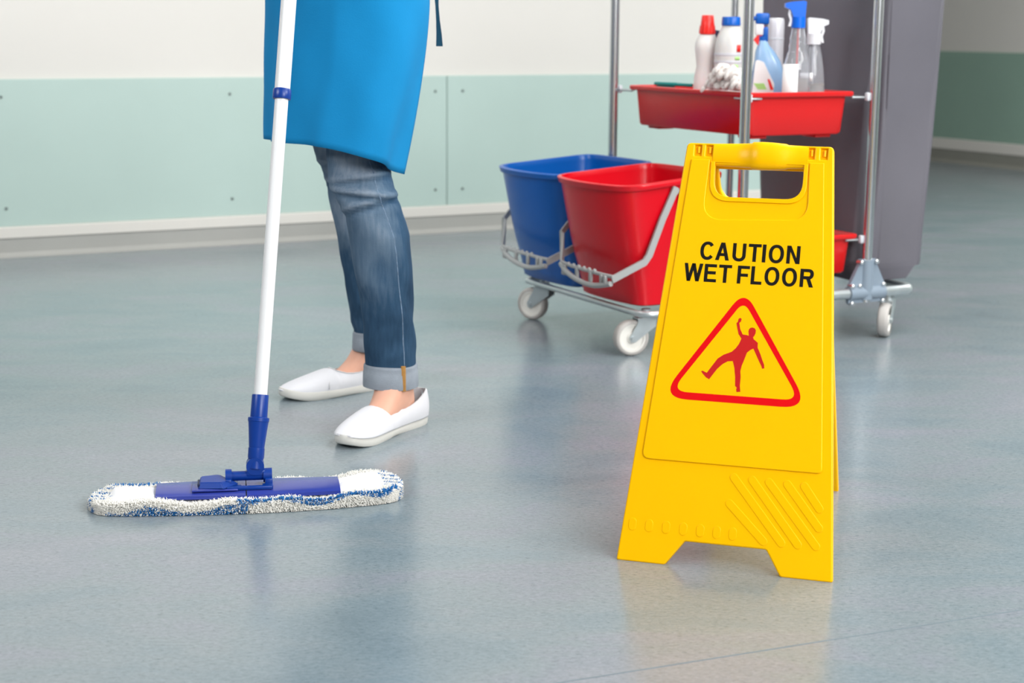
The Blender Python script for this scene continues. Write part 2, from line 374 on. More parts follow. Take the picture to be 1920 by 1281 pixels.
# diagonal ribs and small studs in the lower band
for (a0, b0), (a1, b1) in (((0.0055, 0.1445), (0.0865, 0.0510)), ((0.0340, 0.1432), (0.1115, 0.0510)), ((0.0600, 0.1420), (0.1390, 0.0512)), ((0.0880, 0.1415), (0.1410, 0.0790)), ((0.1140, 0.1407), (0.1395, 0.1080)), ((0.0020, 0.1040), (0.0590, 0.0510))):
    d = Vector((a1 - a0, b1 - b0)).normalized(); n = Vector((-d.y, d.x)); wdt = 0.0062; ol = []
    for k in range(9):
        th = -PI / 2 + PI * k / 8; ol.append(tuple(Vector((a1, b1)) + d * (math.cos(th) * wdt) + n * (math.sin(th) * wdt)))
    for k in range(9):
        th = PI / 2 + PI * k / 8; ol.append(tuple(Vector((a0, b0)) + d * (math.cos(th) * wdt) + n * (math.sin(th) * wdt)))
    plate('rib', [ol], 0.0014, 'yellow', fp, 0.0006, -0.0006, PM)
for a in (-0.1469, -0.1204, -0.0932, -0.0662, -0.0394, -0.0136, 0.0112):
    ol = [(a + math.cos(t) * 0.0062, 0.0555 + math.sin(t) * 0.0062 - (0.0012 if math.sin(t) < 0 else -0.006)) for t in [2 * PI * k / 18 for k in range(18)]]
    plate('stud', [ol], 0.0013, 'yellow', fp, 0.0005, -0.0006, PM)
ZF = 0.0026 + 0.00005          # printed on the raised face
def letter(ch, x0, x1, b0, b1):
    """upright grotesque capital built from strokes, flat print on the raised face"""
    w_, h, st, t = x1 - x0, b1 - b0, 0.0056, 0.0050
    bm = B()
    def poly(pts): bm.faces.new([bm.verts.new((x0 + p[0], b0 + p[1], ZF + 0.00012)) for p in pts])
    def bar(xa, ya, xb, yb): poly([(xa, ya), (xb, ya), (xb, yb), (xa, yb)])
    def ring(cx, cy, rx, ry, a0, a1, sx=st, sy=t, e=0.92, n=40):
        P = []
        for k in range(n + 1):
            a = math.radians(a0 + (a1 - a0) * k / n); c, q = math.cos(a), math.sin(a)
            c = math.copysign(abs(c) ** e, c); q = math.copysign(abs(q) ** e, q)
            P.append(((cx + rx * c, cy + ry * q), (cx + (rx - sx) * c, cy + (ry - sy) * q)))
        for a, b_ in zip(P[:-1], P[1:]): poly([a[0], b_[0], b_[1], a[1]])
    ov = 0.0005
    if ch == 'O': ring(w_ / 2, h / 2, w_ / 2, h / 2 + ov, 0, 360)
    elif ch == 'C': ring(w_ / 2 + .0004, h / 2, w_ / 2 + .0004, h / 2 + ov, 38, 322)
    elif ch == 'I': bar(0, 0, w_, h)
    elif ch == 'T': bar(0, h - t, w_, h); bar(w_ / 2 - st / 2, 0, w_ / 2 + st / 2, h - t)
    elif ch == 'L': bar(0, 0, st, h); bar(st, 0, w_, t)
    elif ch == 'E': bar(0, 0, st, h); bar(st, 0, w_, t); bar(st, h - t, w_ - .0004, h); bar(st, h * .52 - t / 2, w_ - .0014, h * .52 + t / 2)
    elif ch == 'F': bar(0, 0, st, h); bar(st, h - t, w_, h); bar(st, h * .48 - t / 2, w_ - .0022, h * .48 + t / 2)
    elif ch == 'U':
        bar(0, w_ * .45, st, h); bar(w_ - st, w_ * .45, w_, h); ring(w_ / 2, w_ * .45, w_ / 2, w_ * .45 + ov, 180, 360)
    elif ch == 'A':
        d = st * 1.06; m_ = w_ / 2
        poly([(0, 0), (d, 0), (m_ + .0002, h - .0075), (m_, h), (m_ - st * .56, h)]); poly([(w_, 0), (w_ - d, 0), (m_ - .0002, h - .0075), (m_, h), (m_ + st * .56, h)])
        y = h * .24; bar(w_ * .22, y, w_ * .78, y + t * .95)
    elif ch == 'N': bar(0, 0, st, h); bar(w_ - st, 0, w_, h); poly([(st * .2, h), (st * 1.12, h), (w_ - st * .2, 0), (w_ - st * 1.12, 0)])
    elif ch == 'W':
        d = st * .98; q = w_ * .27; m_ = w_ / 2
        for a, b_ in (((0, h), (q - d * .5, 0)), ((w_ - d, h), (w_ - q - d * .5, 0)), ((m_ - d / 2, h), (q - d * .5, 0)), ((m_ - d / 2, h), (w_ - q - d * .5, 0))):
            poly([a, (a[0] + d, a[1]), (b_[0] + d, 0), b_])
    elif ch == 'R':
        bar(0, 0, st, h); r = h * .285; cx = w_ - r * 1.02
        bar(st, h - t, cx, h); bar(st, h - 2 * r, cx, h - 2 * r + t); ring(cx, h - r, r * 1.02 - .0003, r, -90, 90)
        poly([(w_ * .46, h - 2 * r + .0005), (w_ * .46 + st * 1.1, h - 2 * r + .0005), (w_, 0), (w_ - st * 1.16, 0)])
    me = bpy.data.meshes.new('letter'); bmesh.ops.recalc_face_normals(bm, faces=bm.faces)
    for f in bm.faces:
        if f.normal.z < 0: f.normal_flip()
    bm.to_mesh(me); bm.free(); me.transform(PM); me.materials.append(M['black_ink']); link('letter', me, fp, False)
for ch, a, b in (('C', -0.0785, -0.0563), ('A', -0.0540, -0.0318), ('U', -0.0271, -0.006), ('T', -0.0024, 0.0178), ('I', 0.0197, 0.0254), ('O', 0.0298, 0.0536), ('N', 0.0577, 0.0786)): letter(ch, a, b, 0.4818, 0.5103)
for ch, a, b in (('W', -0.1016, -0.0716), ('E', -0.0690, -0.0493), ('T', -0.0461, -0.0257), ('F', -0.0165, 0.0025), ('L', 0.0050, 0.0222), ('O', 0.0262, 0.0494), ('O', 0.0535, 0.0766), ('R', 0.0812, 0.1025)): letter(ch, a, b, 0.4463, 0.4750)
tri_o = round_poly([(-0.0028, 0.4370), (-0.1220, 0.2588), (0.1130, 0.2588)], [0.020, 0.024, 0.024], 10)
tri_i = round_poly([(-0.0025, 0.4195), (-0.1045, 0.2703), (0.0965, 0.2703)], [0.012, 0.014, 0.014], 10)
plate('warning_triangle', [tri_o, tri_i], 0.0002, 'red_ink', fp, 0, ZF, PM)
man = [(-6.1, 392.6), (-3.5, 391.1), (-4.3, 387.0), (-6.7, 384.3), (-4.2, 374.6), (0.2, 366.7), (6.0, 366.3), (9.8, 365.4), (8.7, 372.2), (9.2, 375.5), (11.5, 377.9), (14.3, 378.6), (18.0, 377.7), (20.2, 374.6), (20.0, 369.6), (18.3, 365.4), (16.6, 363.7), (17.9, 360.5), (24.8, 355.2), (25.1, 347.9), (30.4, 337.7), (34.4, 328.2), (37.4, 321.9), (38.2, 316.2), (34.7, 315.5), (33.6, 319.2), (29.8, 325.4), (22.1, 339.6), (18.7, 345.9), (14.5, 343.5), (9.2, 338.7), (6.1, 327.9), (2.9, 317.8), (1.5, 309.6), (2.8, 299.9), (2.8, 286.9), (4.3, 277.2), (-1.6, 276.3), (-2.4, 280.0), (-1.8, 283.3), (-4.6, 285.5), (-5.8, 299.3), (-8.2, 313.8), (-11.6, 324.2), (-19.7, 323.2), (-27.4, 318.2), (-34.9, 310.3), (-40.7, 301.7), (-46.2, 293.1), (-51.7, 296.0), (-57.2, 301.3), (-60.0, 304.8), (-57.6, 305.8), (-50.7, 303.0), (-45.0, 312.1), (-35.6, 326.6), (-27.1, 333.0), (-14.5, 338.7), (-8.5, 344.9), (-4.2, 351.7), (-1.3, 360.1), (-6.4, 367.1), (-9.1, 376.0), (-11.1, 384.1), (-9.1, 385.8), (-8.4, 390.8)]
plate('falling_man', [[(a / 1000, b / 1000) for a, b in man]], 0.0002, 'dark_red_ink', fp, 0, ZF, PM)
# rear panel, hinged at the top
RL = math.atan2(0.528 - 0.2145, 0.628)
RM = panel_mtx(RL, 0.528, True)
r_o = round_poly([(-0.110, 0), (-0.075, 0), (-0.052, 0.039), (0.052, 0.039), (0.075, 0), (0.110, 0), (0.106, 0.699), (-0.106, 0.699)], [0.004, 0.006, 0.006, 0.006, 0.006, 0.004, 0.008, 0.008])
r_h = round_poly([(-0.068, 0.672), (-0.066, 0.610), (0.066, 0.610), (0.068, 0.672)], [0.001, 0.03, 0.03, 0.001], 8)
rp = plate('rear_panel', [r_o, r_h], T, 'yellow', sign, 0.0025, -T, RM)
plate('raised_face', [round_poly([(-0.088, 0.595), (-0.094, 0.17), (0.094, 0.17), (0.088, 0.595)], 0.012)], 0.0032, 'yellow', rp, 0.0014, -0.0006, RM)

# ------------------------------------------------------------------ flat mop
mop = thing('flat_mop', 'flat mop with white pole, blue joint plate and white fringed pad on the floor', 'mop', (-0.457, 2.82, 0), math.radians(9.5))
pad_ol = [(-0.266, .010), (-.254, -.028), (-.222, -.048), (-.12, -.060), (0, -.065), (.12, -.058), (.22, -.040), (.256, -.020), (.266, .02), (.258, .058), (.228, .082), (.12, .079), (0, .072), (-.12, .066), (-.22, .062), (-.254, .046)]
def closed_smooth(ol, n=6):
    P = [Vector((p[0], p[1], 0)) for p in ol]; N_ = len(P); out = []
    for i in range(N_):
        p0, p1, p2, p3 = P[i - 1], P[i], P[(i + 1) % N_], P[(i + 2) % N_]
        for k in range(n):
            t = k / n; out.append(0.5 * ((2 * p1) + (-p0 + p2) * t + (2 * p0 - 5 * p1 + 4 * p2 - p3) * t * t + (-p0 + 3 * p1 - 3 * p2 + p3) * t ** 3))
    return out
PO = closed_smooth(pad_ol)
cen = Vector((0, 0.008, 0))
def pad_wave(p):   # the cloth lies a little uneven
    return 0.0025 * math.sin(p.x * 31 + 1) + 0.002 * math.sin(p.x * 57 + p.y * 40) + 0.006 * max(0, (p.x - 0.15) / 0.1) * max(0, p.y / 0.08)
bm = B(); rings = []
for inset, z in ((0.004, 0.001), (-0.001, 0.006), (0.0, 0.013), (0.006, 0.019), (0.016, 0.0205), (0.03, 0.0205)):
    ring = []
    for i, p in enumerate(PO):
        t = (PO[(i + 1) % len(PO)] - PO[i - 1]).normalized(); nrm = Vector((t.y, -t.x, 0))
        q = p - nrm * inset; ring.append((q.x, q.y, z + (pad_wave(p) * min(1, z / 0.013) if z > 0.002 else 0)))
    rings.append(ring)
loft(bm, rings); pad = obj('mop_pad', bm, 'terry', mop)
# looped terry pile round the rim: thousands of little tufts, as two lots of stuff
def tufts(items, name, m):
    n = len(items); V = np.zeros((n * 7, 3)); F = []
    for i, (p, d, ln, r) in enumerate(items):
        d = d.normalized(); a = d.cross(Vector((0.3, 0.5, 0.8))).normalized(); b = d.cross(a); sag = Vector((random.uniform(-.4, .4), random.uniform(-.4, .4), random.uniform(-.5, .25)))
        mid = p + d * ln * 0.55; tip = p + (d + sag * 0.7).normalized() * ln
        for k in range(3):
            o = a * math.cos(2.094 * k) + b * math.sin(2.094 * k)
            V[i * 7 + k] = p + o * r; V[i * 7 + 3 + k] = mid + o * r * 1.25
        tip.z = max(tip.z, 0.001); V[i * 7 + 6] = tip
        q = i * 7
        for k in range(3):
            k2 = (k + 1) % 3; F += [(q + k, q + k2, q + 3 + k2, q + 3 + k), (q + 3 + k, q + 3 + k2, q + 6)]
    V[:, 2] = np.maximum(V[:, 2], 0.0008)
    me = bpy.data.meshes.new(name); me.from_pydata(V.tolist(), [], F); me.materials.append(M[m]); me.update()
    o = link(name, me, pad, True, 180); o['kind'] = 'stuff'; return o
white_t, blue_t = [], []
per = len(PO)
for k in range(26000):
    f = random.random() * per; i = int(f); p = PO[i].lerp(PO[(i + 1) % per], f - i)
    t = (PO[(i + 1) % per] - PO[i]).normalized(); nrm = Vector((t.y, -t.x, 0))
    h = random.random(); inset = 0.0
    if h < 0.62: z = h / 0.62 * 0.018; d = nrm + Vector((0, 0, (z - 0.008) * 40)); inset = 0
    else: inset = (h - 0.62) / 0.38 * 0.022; z = 0.0185; d = nrm * 0.5 + Vector((0, 0, 1.0))
    end = abs(p.x) > 0.235
    if end and inset: inset *= 2.0
    q = p - nrm * inset; q.z = z + pad_wave(p) * min(1, z / 0.013)
    if inset and -0.17 < q.x < 0.17 and q.y < -0.047 + 0.006 * random.random(): pass
    wob = math.sin(f * 0.9) * 0.003
    blue = False
    front = nrm.y < -0.6; backs = nrm.y > 0.6
    if front and p.x > -0.02 and z + wob > 0.0150 and inset < 0.009: blue = True
    if front and p.x <= 0.0 and p.x > -0.235 and z < 0.0075 + wob + (p.x + 0.235) * 0.02: blue = random.random() < 0.8
    if backs and -0.24 < p.x < -0.15 and z > 0.012 and inset < 0.012: blue = True
    if end and not front: blue = math.sin((q.y * 300 + q.x * 120 + 2 * math.sin(q.z * 300))) > 0.35 and random.random() < 0.85
    d = d + Vector((random.uniform(-.5, .5), random.uniform(-.5, .5), random.uniform(-.4, .4)))
    it = (q, d, random.uniform(0.004, 0.0085), random.uniform(0.0006, 0.0011))
    (blue_t if blue and random.random() < 0.8 else white_t).append(it)
tufts(white_t, 'pile', 'terry'); o = tufts(blue_t, 'blue_pile', 'terry_blue'); o['label'] = 'blue tufts'
for nm, x0, x1, y0, y1 in (('pocket', -0.235, -0.150, -0.032, 0.046), ('pocket', 0.150, 0.236, -0.024, 0.062)):
    bm = B(); nx, ny = 14, 10; g = []
    for i in range(nx + 1):
        for j in range(ny + 1):
            u_, v_ = i / nx, j / ny; x = x0 + (x1 - x0) * u_; y = y0 + (y1 - y0) * v_ + 0.02 * x
            e_ = min(1, min(u_, 1 - u_, v_, 1 - v_) * 6)
            g.append(bm.verts.new((x, y, 0.0195 + 0.0065 * e_ ** 0.5 + pad_wave(Vector((x, y, 0))))))
    for i in range(nx):
        for j in range(ny):
            a = i * (ny + 1) + j; bm.faces.new((g[a], g[a + ny + 1], g[a + ny + 2], g[a + 1]))
    obj(nm, bm, 'pocket', pad)
# plate: two wings and a hinge block
bm = B()
def wing(x0, x1, w0, w1, zc=0.0275):
    rings = []
    for k in range(9):
        t = k / 8; x = x0 + (x1 - x0) * t; hw = w0 + (w1 - w0) * t; r = []
        for q in range(17):
            y = -hw + 2 * hw * q / 16; s = y / hw; r.append((x, y + 0.005, zc + 0.005 * (1 - s * s) ** 0.7))
        r += [(x, hw + 0.005, zc - 0.006), (x, -hw + 0.005, zc - 0.006)]
        rings.append(r)
    loft(bm, rings)
wing(-0.156, -0.004, 0.043, 0.054); pl1 = obj('plate_wing', bm, 'mop_plate', mop)
bm = B(); wing(-0.002, 0.158, 0.054, 0.047); obj('plate_wing', bm, 'mop_plate', mop)
bm = B(); v_ = []
for (x, y, z) in ((-0.084, -0.024, 0.034), (-0.040, -0.036, 0.036), (-0.014, -0.006, 0.036), (-0.040, 0.020, 0.036), (-0.084, 0.016, 0.034)): v_.append((x, y, z))
top_ = [(-0.082, -0.016, 0.044), (-0.046, -0.026, 0.046), (-0.024, -0.004, 0.042), (-0.050, 0.014, 0.050), (-0.080, 0.012, 0.048)]
loft(bm, [v_, top_]); bmesh.ops.bevel(bm, geom=list(bm.edges), offset=0.0016, segments=2, affect='EDGES'); lev = obj('release_lever', bm, 'mop_blue', mop, angle=30)
bm = B(); box(bm, (-0.0835, -0.004, 0.0395), (0.004, 0.030, 0.006), 0.001); obj('lever_slot_shade', bm, 'dark_navy', lev)  # solid dark insert, giving the lever's opening its shade by colour
bm = B(); box(bm, (-0.056, -0.004, 0.0335), (0.078, 0.062, 0.003), 0.001); obj('lever_surround', bm, 'mop_plate', pl1)
bm = B()
tube(bm, [(-0.034, 0.004, 0.048), (0.038, 0.004, 0.048)], 0.0085, 16)
tube(bm, [(-0.038, 0.004, 0.048), (-0.027, 0.004, 0.048)], 0.0125, 16); tube(bm, [(0.027, 0.004, 0.048), (0.042, 0.004, 0.048)], 0.0125, 16)
box(bm, (-0.033, 0.000, 0.038), (0.011, 0.032, 0.016), 0.002); box(bm, (0.036, 0.000, 0.038), (0.013, 0.032, 0.016), 0.002)
box(bm, (0.003, -0.026, 0.0345), (0.078, 0.010, 0.006), 0.0015); box(bm, (-0.022, -0.018, 0.0335), (0.022, 0.016, 0.006), 0.001); box(bm, (0.034, -0.018, 0.0335), (0.018, 0.016, 0.008), 0.001)
obj('hinge', bm, 'mop_blue', mop, angle=40)
# pole axis in mop frame
mi = Matrix.Rotation(math.radians(-9.5), 3, 'Z'); mo = Vector((-0.457, 2.82, 0))
def ml(p): return mi @ (Vector(p) - mo)
P0 = ml((-0.4445, 2.826, 0.062)); P1 = ml((-0.3980, 3.02, 0.861)); ax = (P1 - P0).normalized(); P1 = P0 + ax * 1.26
rotp = ax.to_track_quat('Z', 'Y').to_matrix()
bm = B()
box(bm, (P0.x + 0.001, P0.y, 0.053), (0.034, 0.018, 0.012), 0.003)
tube(bm, [P0 + Vector((0, -0.010, 0.004)), P0 + Vector((0, 0.012, 0.004))], 0.0155, 18)
lathe(bm, [(0.0135, -0.002), (0.0130, 0.012), (0.0135, 0.020)], P0, 20, mtx=rotp); obj('swivel_joint', bm, 'mop_blue', mop, angle=40)
bm = B(); lathe(bm, [(0.0130, 0.014), (0.0142, 0.018), (0.0142, 0.034), (0.0134, 0.0345), (0.0136, 0.036), (0.0162, 0.066), (0.0178, 0.080), (0.0186, 0.0805), (0.0186, 0.0865), (0.0150, 0.088), (0.0146, 0.1255), (0.0140, 0.127)], P0, 24, mtx=rotp)
obj('socket', bm, 'mop_blue', mop, angle=40)
Lc = 0.655
bm = B(); tube(bm, [P0 + ax * 0.126, P0 + ax * (Lc + 0.01)], 0.0118, 24); pole = obj('lower_pole', bm, 'pole', mop, angle=60)
bm = B(); tube(bm, [P0 + ax * Lc, P1], 0.0136, 24); obj('upper_pole', bm, 'pole', mop, angle=60)
bm = B(); lathe(bm, [(0.0155, Lc - 0.008), (0.0163, Lc - 0.006), (0.0163, Lc + 0.008), (0.0150, Lc + 0.010)], P0, 24, mtx=rotp); obj('collar', bm, 'mop_blue', mop, angle=40)

# ------------------------------------------------------------------ the person (seen from the hips down)
person = thing('person', 'person in blue apron, rolled-up jeans and white slip-on shoes standing with the mop', 'person', (-0.30, 3.55, 0))
PL = Vector((-0.30, 3.55, 0))
def pl(x, y, z): return Vector((x, y, z)) - PL
# body: one continuous skin from the waist to the toes
NA = (-0.236, 3.372); FA = (-0.318, 3.772)
nd = Vector((-0.50, -0.866, 0)); fd = Vector((-0.78, -0.62, 0))
def footpts(A, d): a = Vector((A[0], A[1], 0)); return [a + Vector((0, 0, 0.085)), a + d * 0.045 + Vector((0, 0, 0.052)), a + d * 0.10 + Vector((0, 0, 0.030)), a + d * 0.155 + Vector((0, 0, 0.024)), a - d * 0.035 + Vector((0, 0, 0.038))]
verts, edges, rad = [], [], []
def node(p, rx, ry, par=None):
    verts.append(Vector(p) - PL); rad.append((rx, ry))
    if par is not None: edges.append((par, len(verts) - 1))
    return len(verts) - 1
pel = node((-0.325, 3.54, 0.90), .12, .12); wa = node((-0.325, 3.55, 1.04), .11, .11, pel); ch_ = node((-0.325, 3.55, 1.16), .12, .11, wa)
for hip, knee, A, d in (((-0.31, 3.47, 0.84), (-0.298, 3.39, 0.47), NA, nd), ((-0.35, 3.62, 0.84), (-0.352, 3.70, 0.47), FA, fd)):
    h_ = node(hip, .062, .062, pel); k_ = node(knee, .042, .042, h_)
    s_ = node((knee[0] * .5 + A[0] * .5 + .01, knee[1] * .5 + A[1] * .5 + 0.01, 0.29), .037, .037, k_)
    l_ = node((A[0], A[1], 0.14), .031, .031, s_)
    f = footpts(A, d); a_ = node(f[0], .031, .033, l_); i_ = node(f[1], .033, .030, a_); m_ = node(f[2], .028, .014, i_); t_ = node(f[3], .024, .009, m_); e_ = node(f[4], .024, .026, a_)
me = bpy.data.meshes.new('body'); me.from_pydata([tuple(v) for v in verts], edges, []); bo = bpy.data.objects.new('body', me); COL.objects.link(bo)
md = bo.modifiers.new('skin', 'SKIN'); md.use_smooth_shade = True
for i, (rx, ry) in enumerate(rad): me.skin_vertices[0].data[i].radius = (rx, ry); me.skin_vertices[0].data[i].use_root = (i == 0)
md2 = bo.modifiers.new('sub', 'SUBSURF'); md2.levels = 2; md2.render_levels = 2
bpy.context.view_layer.update(); dg = bpy.context.evaluated_depsgraph_get(); bme = bpy.data.meshes.new_from_object(bo.evaluated_get(dg)); bpy.data.objects.remove(bo)
bme.materials.clear(); bme.materials.append(M['skin']); body = link('body', bme, person, True, 180)

def interp(rows, z):
    if z >= rows[0][2]: return rows[0][0], rows[0][1]
    for (l0, r0, z0), (l1, r1, z1) in zip(rows[:-1], rows[1:]):
        if z1 <= z <= z0:
            t = (z0 - z) / (z0 - z1); t = t; return l0 + (l1 - l0) * t, r0 + (r1 - r0) * t
    return rows[-1][0], rows[-1][1]
near = [(-0.400, -0.245, 0.90), (-0.395, -0.255, 0.70), (-0.379, -0.268, 0.573), (-0.377, -0.258, 0.552), (-0.374, -0.249, 0.533), (-0.372, -0.243, 0.515), (-0.369, -0.239, 0.493), (-0.357, -0.232, 0.474), (-0.342, -0.224, 0.445), (-0.338, -0.218, 0.429), (-0.332, -0.209, 0.402), (-0.327, -0.206, 0.369), (-0.323, -0.204, 0.336), (-0.319, -0.203, 0.304), (-0.31, -0.202, 0.271), (-0.306, -0.201, 0.238), (-0.304, -0.199, 0.204), (-0.303, -0.198, 0.171), (-0.301, -0.197, 0.137), (-0.300, -0.197, 0.094)]
far = [(-0.460, -0.300, 0.90), (-0.452, -0.315, 0.70), (-0.435, -0.321, 0.548), (-0.428, -0.321, 0.525), (-0.412, -0.316, 0.484), (-0.406, -0.31, 0.443), (-0.397, -0.301, 0.395), (-0.388, -0.292, 0.335), (-0.376, -0.285, 0.263), (-0.369, -0.283, 0.191), (-0.364, -0.281, 0.161), (-0.358, -0.276, 0.14), (-0.355, -0.272, 0.094)]
def leg_y(z, ya, yk, yh):
    if z < 0.45: return ya + (yk - ya) * (z / 0.45)
    return yk + (yh - yk) * (z - 0.45) / 0.45
SEG = 56
def wrinkles(th, z, ph):
    # th 0 = screen right, pi/2 away from the camera, 3pi/2 towards it; knee folds and a few soft ones lower down
    fr = max(0.0, -math.sin(th)); w_ = 0.0
    for z0, sl, A, wd in ((0.520, 0.010, .0085, .0060), (0.493, -0.006, .0110, .0052), (0.466, 0.018, .0100, .0050), (0.560, .004, .003, .008)):
        w_ += A * math.exp(-((z - z0 - sl * math.cos(th + ph)) / wd) ** 2) * (0.35 + 0.65 * fr)
        w_ -= 0.7 * A * math.exp(-((z - z0 + 0.012 - sl * math.cos(th + ph)) / wd) ** 2) * (0.35 + 0.65 * fr)
    w_ += 0.0028 * math.sin(z * 70 + 3 * math.sin(th * 2 + ph) + ph) * math.exp(-((z - 0.20) / 0.10) ** 2)
    w_ += 0.0020 * math.sin(z * 44 + th * 3 + ph * 2)
    if z < 0.24: w_ += 0.003 * math.exp(-((z - 0.165 - 0.03 * math.sin(th * 1.0 + 1)) / 0.012) ** 2) * fr - 0.002 * math.exp(-((z - 0.205 + 0.02 * math.sin(th)) / .012) ** 2) * fr
    return w_ * min(1.0, max(0.0, (z - 0.142) / 0.03))
def trouser(rows, yrow, ph, label):
    bm = B(); rings = []; zs = np.concatenate([np.linspace(0.90, 0.62, 8), np.linspace(0.605, 0.110, 90)])
    fade = []
    for z in zs:
        l, r = interp(rows, z); cx = (l + r) / 2; hw = (r - l) / 2; cy = leg_y(z, *yrow); ring = []
        for k in range(SEG):
            th = 2 * PI * k / SEG; w_ = wrinkles(th, z, ph)
            cx_, sy_ = math.cos(th), math.sin(th)
            sx = math.copysign(abs(cx_) ** 0.92, cx_); ss = math.copysign(abs(sy_) ** 0.92, sy_)
            ring.append(pl(cx + sx * (hw + w_ * 0.55), cy + ss * (hw * 0.98 + w_), z))
            f = 0.85 * math.exp(-((z - 0.56) / 0.12) ** 2) + 0.45 * math.exp(-((z - 0.40) / 0.09) ** 2)
            f *= (0.25 + 0.75 * max(0, math.cos(th - 1.5 * PI + 0.35)))
            fade.append(min(1, 0.22 + f * 0.9 + 22 * w_ * (z > 0.3)))
        rings.append(ring)
    loft(bm, rings, True, False)
    o = obj('trouser_leg', bm, 'denim', person, True, 180); o['label'] = label
    at = o.data.attributes.new('fade', 'FLOAT', 'POINT'); at.data.foreach_set('value', fade)
    return o
tn = trouser(near, (3.38, 3.385, 3.46), 0.3, 'near trouser leg with knee creases and tan seam tape')
tf = trouser(far, (3.765, 3.70, 3.62), 2.1, 'far trouser leg, half hidden')
def cuff(rows, yrow, z0, z1, parent, flare=0.0025):
    bm = B(); rings = []
    for dz, off in ((z1 - 0.004, -0.006), (z1, 0.0), (z1 - 0.001, flare), (z1 - 0.006, flare + 0.0012), (z0 + (z1 - z0) * .68, flare + 0.0012), (z0 + (z1 - z0) * .66, flare + 0.0022), (z0 + 0.006, flare + 0.003), (z0 + 0.001, flare + 0.0025), (z0, flare), (z0 + 0.002, -0.004), (z0 + 0.012, -0.006)):
        l, r = interp(rows, max(dz, 0.137)); cx = (l + r) / 2; hw = (r - l) / 2 + off; cy = leg_y(dz, *yrow)
        rings.append([pl(cx + math.cos(2 * PI * k / 48) * hw, cy + math.sin(2 * PI * k / 48) * hw * 0.98, dz + 0.001 * math.sin(4 * PI * k / 48)) for k in range(48)])
    loft(bm, rings, False, False); return obj('cuff', bm, 'cuff', parent, True, 60)
cn = cuff(near, (3.38, 3.385, 3.46), 0.089, 0.137, tn); cf = cuff(far, (3.765, 3.70, 3.62), 0.092, 0.137, tf)
# outseam up the near leg and tan tape over the cuff, at the camera-right front of the leg
def seam_path(z0, z1, n, rows, yrow, thf, off):
    out = []
    for k in range(n):
        z = z0 + (z1 - z0) * k / (n - 1); l, r = interp(rows, z); hw = (r - l) / 2; th = thf(z); w_ = wrinkles(th, z, 0.3)
        out.append(pl((l + r) / 2 + math.cos(th) * (hw + off + w_ * .5), leg_y(z, *yrow) + math.sin(th) * (hw * 0.98 + off + w_), z + 0.0006 * math.sin(z * 420)))
    return out
bm = B(); tube(bm, seam_path(0.138, 0.62, 70, near, (3.38, 3.385, 3.46), lambda z: 1.5 * PI + 0.58 + 0.05 * math.sin(z * 9), 0.0002), 0.0016, 8); obj('seam', bm, 'seam', tn)
bm = B(); tube(bm, [p + Vector((0, 0, 0)) for p in seam_path(0.088, 0.139, 12, near, (3.38, 3.385, 3.46), lambda z: 1.5 * PI + 0.55, 0.0040)], 0.0048, 8, sy=0.5); o = obj('seam_tape', bm, 'tan', tn)

